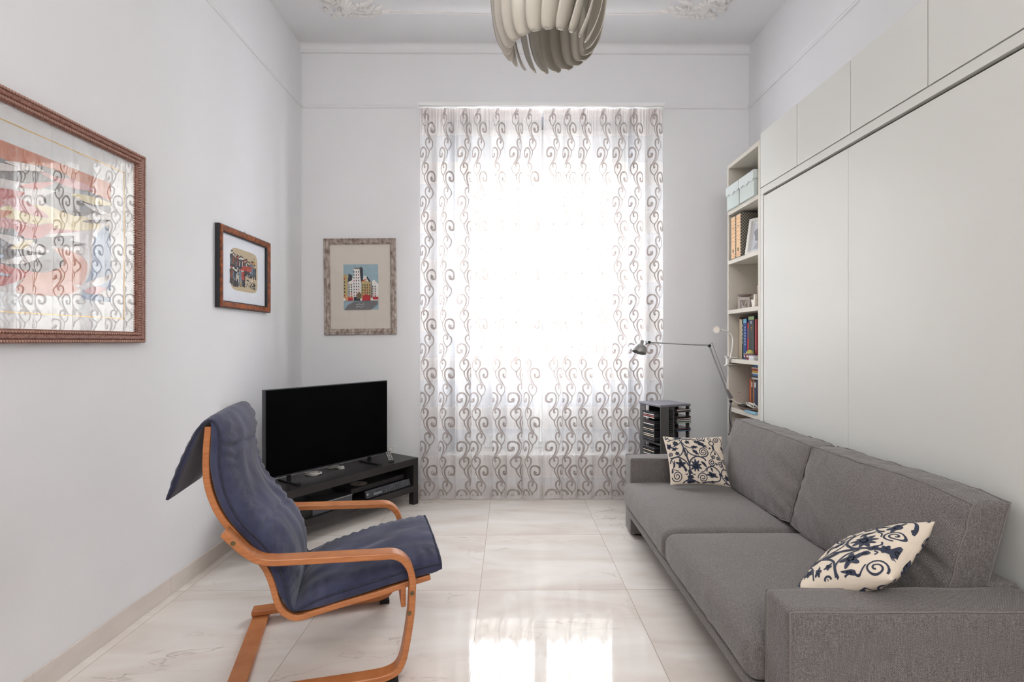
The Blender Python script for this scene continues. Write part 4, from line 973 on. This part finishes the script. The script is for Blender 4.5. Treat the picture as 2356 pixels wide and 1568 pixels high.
bb(MB(), .62, .93, .022, .0295, zs_+.003, .217).build('front_panel', M('front_dark_grey', (70, 72, 78), .35), t)
bb(MB(), .62, .93, .018, .0295, .2172, .2228).build('trim_strip', STEEL, t)
m = MB()
for s_ in range(5):
    a = rotv(FR, .80+.012*s_, .20); b_ = rotv(FR, .83-.01*s_, .24); m.tube(catmull([(a[0], a[1], .305), (a[0]+.01, a[1]+.01, .27), (b_[0], b_[1], .245), (b_[0]-.02, b_[1], .226)], 5), .003, 6)
tag(m.build('cable_bundle', BCABLE, None, smooth=True), 'tangle of black cables above the receiver in the bench', 'cable')
m = MB(); a = rotv(FR, .60, .22); b_ = rotv(FR, .72, .30); m.tube(catmull([(a[0], a[1], .236), (a[0]-.03, a[1]-.02, .268), (b_[0], b_[1], .24), (b_[0]-.05, b_[1]-.05, .228)], 6), .002, 6)
tag(m.build('cable', BCABLE, None, smooth=True), 'single thin black cable arching behind the matt black box', 'cable')
t = thing('power_socket', 'white wall socket on the back wall behind the television bench', 'socket', (-.985, 4.28, .36))
MB().box(-1.03, -.94, 4.279, 4.2865, .345, .415).build('plate', WPLASTIC, t, bevel=.002)
m = MB(); m.lathe([(.016, 0), (.016, .012)], (-.985, 4.279, .38), 16, (0, -1, 0)); m.build('plug', WPLASTIC, t)

# ------------------------------------------------------------------ pictures
def frame_thing(name, label, O, U, V, Nn, W, H, prof, fmat, loc):
    t = thing(name, label, 'picture', loc, 'framed pictures on the walls'); m = MB(); frame_ring(m, O, U, V, Nn, W, H, prof); m.build('frame', fmat, t); return t
# large picture on left wall. O lower-left seen from room: left = toward camera
xw = XL+.0015
pl1 = thing('picture', 'large picture in a carved reddish wooden frame with window reflection, cut by the left edge', 'picture', (XL+.02, 1.80, 1.27), 'framed pictures on the walls')
O_ = Vector((xw, 1.10, 1.272)); U = (0, 1, 0); V = (0, 0, 1); Nn = (1, 0, 0); W, H = 1.314, .862
m = MB(); frame_ring(m, O_, U, V, Nn, W, H, [(0, 0), (0, .022), (.004, .026), (.012, .024), (.018, .031), (.030, .031), (.036, .022), (.044, .022), (.050, .016), (.050, 0)]); m.cur = 1
for ins, rr in ((.008, .0038), (.040, .0034)):
    per = [(ins, ins), (W-ins, ins), (W-ins, H-ins), (ins, H-ins)]
    for k in range(4):
        a, b_ = per[k], per[(k+1) % 4]; L = math.hypot(b_[0]-a[0], b_[1]-a[1]); n = int(L/.011)
        for q in range(n):
            u_, v_ = a[0]+(b_[0]-a[0])*q/n, a[1]+(b_[1]-a[1])*q/n; c = O_+Vector((.027 if ins < .02 else .0245, u_, v_))
            d = Vector((0, (b_[0]-a[0])/L, (b_[1]-a[1])/L)); m.obox(c, d+Vector((0, d.z*.6, -d.y*.6)), (1, 0, 0), d.cross(Vector((1, 0, 0))), .0036, rr*.9, rr)
m.build('frame', [MAHO, M('frame_bead', (176, 138, 124), .5)], pl1)
f = pmap(O_, U, V, Nn, .004); m = MB(); m.poly([f(.04, .04), f(W-.04, .04), f(W-.04, H-.04), f(.04, H-.04)]); m.build('mount', M('mount_white', (226, 226, 226), .7), pl1)
m = MB(); gi = .105
for (a, b_, c, d) in ((gi, gi, W-gi, gi+.004), (gi, H-gi-.004, W-gi, H-gi), (gi, gi, gi+.004, H-gi), (W-gi-.004, gi, W-gi, H-gi)): m.poly([f(a, b_, .001), f(c, b_, .001), f(c, d, .001), f(a, d, .001)])
m.build('gold_line', GOLD, pl1)
ax0, ax1, az0, az1 = .19, W-.185, .175, H-.178
m = MB(); pal = [(214, 208, 206), (196, 122, 92), (186, 92, 84), (120, 116, 118), (150, 166, 190), (206, 150, 150), (222, 206, 160), (92, 84, 84)]  # print colours paled to carry the glare on the glass
m.poly([f(ax0, az0, .001), f(ax1, az0, .001), f(ax1, az1, .001), f(ax0, az1, .001)]); r = random.Random(11)
aw, ah = ax1-ax0, az1-az0
def blob(mb, pts, c, e):
    pts = [(p.x, p.y) for p in catmull([(x+.012*math.sin(9*y), y, 0) for x, y in pts], 7, True)]; mb.cur = c; mb.poly([f(ax0+aw*min(1, max(0, x)), az0+ah*min(1, max(0, y)), e) for x, y in pts])
blob(m, [(0, .80), (.5, .86), (1, .84), (1, 1), (0, 1)], 1, .0012)
blob(m, [(0, .62), (.3, .70), (.7, .78), (.92, .70), (1, .84), (.5, .88), (0, .80)], 3, .0014)
blob(m, [(.2, .42), (.45, .36), (.75, .48), (.85, .56), (.6, .62), (.3, .55)], 5, .0016)
blob(m, [(0, .0), (.45, .02), (.62, .20), (.55, .32), (.2, .38), (0, .3)], 2, .0018)
blob(m, [(.55, .0), (.8, .05), (.86, .3), (.72, .36), (.62, .2)], 1, .0014)
blob(m, [(.84, .0), (1, .0), (1, .6), (.92, .5), (.88, .25)], 4, .0020)
blob(m, [(.5, .5), (.8, .52), (.95, .62), (.75, .66), (.55, .6)], 6, .0022)
blob(m, [(.1, .5), (.34, .56), (.5, .66), (.3, .68), (.05, .6)], 4, .0024)
blob(m, [(.40, .22), (.62, .16), (.74, .26), (.66, .38), (.48, .36)], 7, .0026)
blob(m, [(.66, .68), (.82, .64), (.9, .74), (.74, .8)], 7, .0027)
for k in range(46):
    x, y, a, L, w_ = r.uniform(.05, .95), r.uniform(.05, .95), r.uniform(-.5, .9), r.uniform(.06, .16), r.uniform(.012, .035)
    pts = [(x-L*math.cos(a), y-L*math.sin(a)), (x-w_*math.sin(a)*.6, y+w_*1.3), (x+L*math.cos(a), y+L*math.sin(a)+.02), (x+w_*math.sin(a), y-w_)]
    blob(m, pts, r.choice((0, 0, 1, 2, 3, 4, 5, 6, 7)), .0030+k*.00005)
m.build('print', [M('art1_%d' % i, c, .7, vary=.08, vs=14) for i, c in enumerate(pal)], pl1)
f9 = pmap(O_, U, V, Nn, .014); m = MB(); m.poly([f9(.045, .045), f9(W-.045, .045), f9(W-.045, H-.045), f9(.045, H-.045)]); m.build('glass_pane', PGLASS, pl1)
# middle picture on the left wall
O_ = Vector((xw, 3.024, 1.478)); W, H = .642, .492
p2 = thing('picture', 'burl wood framed crowd scene print on the left wall above the television', 'picture', (XL+.02, 3.34, 1.478), 'framed pictures on the walls')
m = MB(); frame_ring(m, O_, U, V, Nn, W, H, [(0, 0), (0, .026), (.002, .028), (.004, .028), (.004, 0)]); m.build('outer_edge', BLKEDGE, p2)
m = MB(); frame_ring(m, O_, U, V, Nn, W, H, [(.004, .004), (.004, .030), (.010, .034), (.034, .030), (.038, .024), (.038, .004)]); m.build('frame', BURL, p2)
m = MB(); frame_ring(m, O_, U, V, Nn, W, H, [(.038, .004), (.038, .025), (.043, .022), (.043, .004)]); m.build('inner_edge', BLKEDGE, p2)
f = pmap(O_, U, V, Nn, .008); m = MB(); m.poly([f(.04, .04), f(W-.04, .04), f(W-.04, H-.04), f(.04, H-.04)]); m.build('mount', M('mount_cool_white', (232, 236, 244), .7), p2)
ax0, ax1, az0, az1 = .150, W-.150, .118, H-.108; aw, ah = ax1-ax0, az1-az0
m = MB(); pal = [(196, 178, 148), (44, 50, 62), (176, 72, 56), (200, 164, 60), (110, 130, 146), (226, 222, 212), (82, 66, 58)]
m.poly([f(ax0+aw*(.5+.5*math.copysign(abs(math.cos(a))**.35, math.cos(a))), az0+ah*(.5+.5*math.copysign(abs(math.sin(a))**.35, math.sin(a))), .0006) for a in [k*PI/20 for k in range(40)]])
r = random.Random(5)
def fig(x, y, h, c):  # a small standing figure of a few brush strokes
    w_ = h*.16; e = .001+r.random()*.0006
    m.cur = c; m.poly([f(ax0+aw*(x+a), az0+ah*(y+b_), e) for a, b_ in ((-w_, 0), (-w_*.3, 0), (0, h*.35), (w_*.4, 0), (w_, 0), (w_*.9, h*.45), (w_*1.1, h*.75), (0, h*.84), (-w_*1.1, h*.7), (-w_*.8, h*.4))])
    m.cur = r.choice((2, 5, 0)); m.poly([f(ax0+aw*(x+w_*.5*math.cos(t)), az0+ah*(y+h*.9+w_*.55*math.sin(t)), e+.0002) for t in [q*PI/4 for q in range(8)]])
    m.cur = 1; m.poly([f(ax0+aw*(x+a), az0+ah*(y+b_), e+.0004) for a, b_ in ((-w_*.6, h*.93), (w_*.6, h*.93), (w_*.4, h*1.02), (-w_*.4, h*1.02))])
    m.cur = r.choice((4, 5, 2)); m.poly([f(ax0+aw*(x+a), az0+ah*(y+b_), e+.0003) for a, b_ in ((-w_*.3, h*.35), (w_*.1, h*.3), (w_*.2, h*.7), (-w_*.1, h*.72))])
for k in range(17): fig(.05+.052*k+r.uniform(-.01, .01), .50+r.uniform(-.05, .05)-.008*k, .36+r.uniform(-.04, .04), r.choice((1, 1, 4, 6, 1)))
for k in range(9): fig(.05+.05*k, .10+r.uniform(-.03, .06), .44, r.choice((1, 1, 6, 4)))
fig(.28, .12, .26, 3); fig(.34, .12, .22, 3); fig(.86, .62, .24, 3)
m.cur = 2; m.poly([f(ax0+aw*x, az0+ah*y, .0020) for x, y in ((.38, .50), (.72, .52), (.74, .64), (.42, .62))]); m.poly([f(ax0+aw*(.44+.07*math.cos(t)), az0+ah*(.38+.11*math.sin(t)), .0021) for t in [q*PI/8 for q in range(16)]])
m.cur = 1
for k in range(16):
    x, y = r.uniform(.42, .9), r.uniform(.08, .42); a = r.uniform(0, PI); L = r.uniform(.05, .12)
    m.poly([f(ax0+aw*(x+sx*L*math.cos(a)-sy*.014*math.sin(a)), az0+ah*(y+sx*L*math.sin(a)+sy*.02*math.cos(a)), .0024+.00002*k) for sx, sy in ((-1, 0), (0, -1), (1, 0), (0, 1))])
m.cur = 5
for k in range(9):
    x, y = r.uniform(.45, .85), r.uniform(.12, .42); a = r.uniform(0, PI); L = .05
    m.poly([f(ax0+aw*(x+sx*L*math.cos(a)-sy*.010*math.sin(a)), az0+ah*(y+sx*L*math.sin(a)+sy*.014*math.cos(a)), .0030+.00002*k) for sx, sy in ((-1, 0), (0, -1), (1, 0), (0, 1))])
m.build('print', [M('art2_%d' % i, c, .7, vary=.1, vs=60) for i, c in enumerate(pal)], p2)
f9 = pmap(O_, U, V, Nn, .016); m = MB(); m.poly([f9(.04, .04), f9(W-.04, .04), f9(W-.04, H-.04), f9(.04, H-.04)]); m.build('glass_pane', PGLASS2, p2)
m = MB(); m.tube([(XL+.012, 3.33, 1.965), (XL+.010, 3.345, 1.985), (XL+.012, 3.36, 1.965)], .0015, 6); m.build('hanging_loop', STEEL, p2)
# picture on the back wall
yw = YB-.0015; O_ = Vector((-1.520, yw, 1.330)); tz = math.radians(-.6)
U = (math.cos(tz), 0, math.sin(-tz)*-1*-1); V = (-U[2], 0, U[0]); Nn = (0, -1, 0); W, H = .592, .792
p3 = thing('picture', 'worn silver framed street scene print on the back wall beside the curtain', 'picture', (-1.22, YB-.02, 1.33), 'framed pictures on the walls')
m = MB(); frame_ring(m, O_, U, V, Nn, W, H, [(0, 0), (0, .020), (.006, .025), (.016, .020), (.024, .024), (.036, .020), (.044, .012), (.048, .012), (.048, 0)]); m.build('frame', SILV, p3)
f = pmap(O_, U, V, Nn, .004); m = MB(); m.poly([f(.04, .04), f(W-.04, .04), f(W-.04, H-.04), f(.04, H-.04)]); m.build('mount', PAPERC, p3)
ax0, ax1, az0, az1 = .158, .445, .205, .580; aw, ah = ax1-ax0, az1-az0
pal = [(150, 176, 186), (226, 224, 216), (54, 56, 66), (176, 50, 56), (190, 168, 116), (112, 112, 114), (206, 150, 110), (232, 230, 226), (120, 104, 84)]
m = MB(); m.poly([f(ax0, az0, .0006), f(ax1, az0, .0006), f(ax1, az1, .0006), f(ax0, az1, .0006)])
E3 = [.0010]
def q3(pts, c): m.cur = c; E3[0] += .00006; m.poly([f(ax0+aw*x, az0+ah*y, E3[0]) for x, y in pts])
q3([(0, .24), (.12, .24), (.12, .78), (0, .78)], 4); q3([(.12, .60), (.24, .60), (.25, .76), (.15, .80)], 2); q3([(.14, .22), (.28, .22), (.28, .66), (.14, .62)], 1)
q3([(.25, .22), (.50, .22), (.50, .92), (.30, .93), (.28, .70), (.25, .70)], 7); q3([(.50, .60), (.56, .66), (.56, .90), (.52, .94), (.46, .93)], 2)
q3([(.50, .24), (.78, .24), (.78, .62), (.66, .68), (.52, .64)], 4); q3([(.56, .66), (.72, .62), (.68, .74), (.58, .74)], 1); q3([(.68, .74), (.78, .62), (.74, .60), (.66, .70)], 2)
q3([(.80, .24), (1, .24), (1, .56), (.88, .66), (.80, .62)], 7); q3([(.78, .24), (.82, .24), (.82, .64), (.80, .62)], 8)
q3([(.30, .93), (.50, .92), (.48, .89), (.31, .90)], 8); q3([(.52, .64), (.66, .68), (.66, .66), (.53, .62)], 3)
for cx0, cols_, rows_, y0_, y1_ in ((.29, 3, 9, .30, .88), (.15, 2, 6, .28, .58), (.54, 4, 5, .30, .58), (.83, 2, 5, .28, .54), (.02, 1, 6, .30, .74)):
    for i in range(cols_):
        for k in range(rows_):
            x = cx0+i*.068; y = y0_+(y1_-y0_)*k/rows_; q3([(x, y), (x+.026, y), (x+.026, y+.034), (x, y+.034)], 3 if (i*7+k*3) % 5 == 0 else 2)
q3([(0, .20), (1, .20), (1, .255), (0, .255)], 1); q3([(.05, .20), (.28, .20), (.28, .29), (.05, .29)], 6); q3([(.13, .20), (.27, .20), (.27, .27), (.13, .27)], 3); q3([(.29, .20), (.48, .20), (.47, .29), (.30, .28)], 2)
q3([(.38, .24), (.50, .24), (.52, .34), (.45, .40), (.38, .34)], 8); q3([(.53, .20), (.78, .20), (.77, .30), (.66, .34), (.55, .30)], 3); q3([(.84, .22), (1, .22), (1, .28), (.84, .28)], 3)
q3([(.02, .0), (.78, .0), (.98, .12), (.98, .20), (.30, .18), (.12, .10)], 5)
for k in range(12): x = .36+.04*(k % 6); y = .05+.05*(k//6)+.01*(k % 3); q3([(x, y), (x+.03, y+.004), (x+.028, y+.012), (x, y+.01)], 7)
m.build('print', [M('art3_%d' % i, c, .7, vary=.07, vs=50) for i, c in enumerate(pal)], p3)
f9 = pmap(O_, U, V, Nn, .010); m = MB(); m.poly([f9(.044, .044), f9(W-.044, .044), f9(W-.044, H-.044), f9(.044, H-.044)]); m.build('glass_pane', PGLASS2, p3)
m = MB(); m.tube([(-1.235, yw-.008, 2.115), (-1.222, yw-.006, 2.130), (-1.21, yw-.008, 2.115)], .0015, 6); m.build('hanging_loop', STEEL, p3)

# ------------------------------------------------------------------ bentwood armchair
ND = Vector((-.36, 1.942, 0)); th_ = math.atan2(.276, .961); DV = Vector((math.cos(th_), math.sin(th_), 0)); WV = Vector((-math.sin(th_), math.cos(th_), 0))
def C3(s, w_, h): return ND+DV*s+WV*w_+Vector((0, 0, h))
ch = thing('armchair', 'bentwood armchair with honey coloured frame and navy blue cushion', 'armchair', C3(-.35, .34, 0))
ARM = [(-.640, .624), (-.607, .586), (-.570, .547), (-.530, .518), (-.490, .5065), (-.45, .5025), (-.294, .493), (-.133, .4835), (-.074, .480), (-.040, .464), (-.017, .436), (-.005, .404), (0, .37), (-.001, .333), (-.004, .27), (-.012, .206), (-.022, .147), (-.036, .085), (-.056, .050), (-.09, .034), (-.14, .029), (-.25, .030), (-.40, .034), (-.55, .0385), (-.665, .0385)]
RAIL = [(-.700, .980), (-.703, .944), (-.7065, .89), (-.707, .83), (-.702, .777), (-.690, .73), (-.672, .683), (-.645, .636), (-.612, .592), (-.578, .550), (-.543, .503), (-.514, .455), (-.494, .40), (-.482, .35), (-.470, .315), (-.450, .289), (-.424, .272), (-.395, .269), (-.357, .277), (-.256, .296), (-.131, .316), (-.01, .341), (.074, .356)]
def smooth2(p, n=5): return [(q.x, q.y) for q in catmull([(a, b_, 0) for a, b_ in p], n)]
for w0, w1 in ((0, .06), (.62, .68)):
    sf = MB().sweep([C3(s, (w0+w1)/2, h) for s, h in smooth2(ARM)], WV, w1-w0, .0245).build('side_frame', BEECH, ch, bevel=.004, smooth='auto')
    m = MB()
    for s, h in ((-.003, .335), (-.014, .262), (-.607, .588)):
        wz = w0 if w0 == 0 else w1; sg = -1 if w0 == 0 else 1
        m.lathe([(.0085, 0), (.0085, .0015), (.003, .002), (.003, .001)], C3(s, wz, h), 16, WV*sg)
    m.build('bolt', BRASS, sf)
    m = MB(); q = C3(-.075, (w0+w1)/2, .010); m.obox(q, DV, WV, (0, 0, 1), .022, .026, .0095); m.build('rubber_foot', RUBBER, sf)
for w0, w1 in ((.064, .100), (.580, .616)):
    MB().sweep([C3(s, (w0+w1)/2, h) for s, h in smooth2(RAIL)], WV, w1-w0, .0215).build('seat_rail', BEECH, ch, bevel=.003, smooth='auto')
m = MB(); m.obox(C3(-.627, .34, .0128), DV, WV, (0, 0, 1), .034, .345, .0125); m.build('floor_crossbar', BEECH, ch, bevel=.003)
m = MB(); m.obox(C3(-.030, .34, .298), DV, WV, (0, 0, 1), .009, .278, .042)
m.build('front_crossbar', BEECH, ch, bevel=.003)
for s, h, a in ((-.694, .93, 0), (-.700, .83, .0), (-.665, .69, .4), (-.585, .575, .8), (-.48, .37, .1)):
    m = MB(); dv = Vector((DV.x*math.sin(a), DV.y*math.sin(a), -math.cos(a))); m.obox(C3(s+.004, .34, h), dv, WV, dv.cross(WV), .025, .239, .006); m.build('back_slat', BEECH, ch, bevel=.002)
for s, h in ((-.33, .286), (-.20, .307), (-.08, .330), (.045, .355)):
    m = MB(); m.obox(C3(s, .34, h), DV+Vector((0, 0, .2)), WV, Vector((-.2*DV.x, -.2*DV.y, 1)), .025, .239, .005); m.build('seat_slat', BEECH, ch, bevel=.002)
# cushion
CUS = [(-.823, .738, .010), (-.819, .752, .018), (-.811, .775, .024), (-.788, .841, .026), (-.757, .915, .024), (-.732, .968, .018), (-.706, .999, .012), (-.683, 1.001, .018), (-.668, .975, .030), (-.662, .935, .040), (-.664, .895, .045), (-.666, .853, .046), (-.658, .794, .046), (-.642, .731, .048), (-.616, .674, .050), (-.582, .623, .052), (-.543, .578, .052), (-.508, .532, .050), (-.483, .49, .048), (-.466, .450, .045), (-.453, .405, .040), (-.443, .360, .030), (-.433, .318, .014),
       (-.420, .299, .004), (-.402, .303, .010), (-.377, .313, .022), (-.337, .327, .032), (-.277, .342, .040), (-.173, .363, .045), (-.088, .382, .046), (-.01, .396, .042), (.05, .404, .038), (.092, .408, .034), (.118, .409, .026)]
cp = catmull(CUS, 5); LEN = [0]
for a, b_ in zip(cp, cp[1:]): LEN.append(LEN[-1]+math.hypot(b_.x-a.x, b_.y-a.y))
NC = len(cp)
def cus(i, a, side, e=0):
    p = cp[i]; q0, q1 = cp[max(0, i-2)], cp[min(NC-1, i+2)]; tx, th = q1.x-q0.x, q1.y-q0.y; L = math.hypot(tx, th); nx, nh = -th/L, tx/L
    T = p.z; s = LEN[i]; ed = max(0, 1-abs(a)**3.2)**.62
    puck = 1
    if side > 0:
        k = max(0, min(1, (abs(a)-.45)/.4))*(1-max(0, (abs(a)-.96)/.04)); puck = 1+.16*k*math.sin(s*2*PI/.043+2.5*nz(s, a, 0, 8))*min(1, T/.03)
        for g in (.43, .78):
            puck -= .22*math.exp(-((s-g-.02*a)/.010)**2)
        puck += .22*nz(s*1.2, a*.8, 1.7, 5)
    t = T*ed*puck*(1 if side > 0 else .55)
    if side < 0: t = (.034 if s < LEN[110] else .041)*min(1, T/.036)*(1-.25*max(0, (abs(a)-.9)/.1)**2)*(.55 if s < LEN[34] else 1); puck = 1
    wid = .278+.004*math.sin(s*9); cen = .340
    sag = 0
    dr = 0
    if s < LEN[30]: # flap: skewed hang, far side lower
        fr = max(0, 1-s/LEN[30]); sag = -.06*fr*(a+1)*.5; dr = -.045*fr*(a+1)*.5
    return C3(p.x+nx*(t*side+e)+dr, cen+a*wid, p.y+nh*(t*side+e)+sag)
m = MB(); NA = 48
def am(t): s = t*2-1; return math.sin(s*PI/2*.94)/math.sin(PI/2*.94)
vs = []
for sd in (1, -1):
    for i in range(NC):
        for k in range(NA+1): vs.append(cus(i, am(k/NA), sd))
Wd = NA+1; fs = []
for z in range(2):
    for i in range(NC-1):
        for k in range(NA):
            o_ = z*NC*Wd+i*Wd+k; fs.append((o_, o_+1, o_+Wd+1, o_+Wd))
# side walls
for i in range(NC-1):
    for k in (0, NA): o_ = i*Wd+k; fs.append((o_, o_+Wd, NC*Wd+o_+Wd, NC*Wd+o_))
# close the two free ends
for i in (0, NC-1):
    for k in range(NA): fs.append((i*Wd+k, i*Wd+k+1, NC*Wd+i*Wd+k+1, NC*Wd+i*Wd+k))
m.add(vs, fs); cu = weld(m.build('cushion', NAVY, ch), .0006)
m = MB()
for a in (-1, 1): m.tube([cus(i, a, 1) for i in range(0, NC-1, 2)], .0045, 7)
m.tube([cus(NC-2, -1+2*k/30, 1) for k in range(31)], .0045, 7); m.tube([cus(1, -1+2*k/30, 1) for k in range(31)], .0045, 7)
m.build('piping', NAVYP, cu, smooth=True)
for g, a0, a1 in ((.43, -.55, .98), (.78, -.1, .98)):
    pts = []; m = MB()
    for k in range(26):
        a = a0+(a1-a0)*k/25; s = g+.02*a; i = min(range(NC), key=lambda j: abs(LEN[j]-s)); pts.append(cus(i, a, 1, .0006))
    m.tube(pts, .0009, 5); m.build('stitching', M('pale_thread', (120, 124, 144), .9), cu, smooth=True)

# ------------------------------------------------------------------ pendant lamp
PC = Vector((.168, 2.20, 0)); pt = thing('pendant_lamp', 'off-white pendant lamp with overlapping swirling blades hanging from the ceiling', 'ceiling lamp', (PC.x, PC.y, 2.5))
BP = catmull([(.035, 2.955, .03), (.09, 2.975, .05), (.165, 2.955, .075), (.215, 2.895, .09), (.240, 2.81, .095), (.243, 2.72, .095), (.234, 2.63, .094), (.224, 2.572, .084), (.214, 2.535, .066), (.208, 2.514, .040), (.206, 2.507, .004)], 4)
NB = 21
for b_ in range(NB):
    ph0 = 2*PI*b_/NB; m = MB(); n = len(BP)
    def fn(u, v):
        i = min(n-1, int(round(u*(n-1)))); p = BP[i]; ph = ph0-.55*u; a = (v-.5)*2
        rad = Vector((math.cos(ph), math.sin(ph), 0)); tan = Vector((-math.sin(ph), math.cos(ph), 0)); al = math.radians(-40)
        wd = tan*math.cos(al)+rad*math.sin(al); r_ = p.x-.028
        return PC+rad*r_+wd*(a*p.z*.62)+rad*(-.012*a*a)+Vector((0, 0, p.y))
    m.grid(fn, n-1, 8)
    o = m.build('blade', PEND, pt, smooth=True, recalc=False); sm = o.modifiers.new('solid', 'SOLIDIFY'); sm.thickness = .0022; sm.offset = 0
MB().lathe([(.05, 2.94), (.055, 2.96), (.03, 2.985), (.012, 3.0)], (PC.x, PC.y, 0), 24).build('hub', PEND, pt, smooth='auto')
MB().lathe([(.02, 2.94), (.03, 2.90), (.034, 2.85), (.025, 2.80), (.002, 2.785)], (PC.x, PC.y, 0), 20).build('bulb', WPLASTIC, pt, smooth=True)
MB().tube([(PC.x, PC.y, 2.99), (PC.x, PC.y, 3.70)], .003, 8).build('cord', WCABLE, pt)
MB().lathe([(.05, 3.695), (.055, 3.70), (.055, 3.7195)], (PC.x, PC.y, 0), 24).build('canopy', WPLASTIC, pt, smooth='auto')
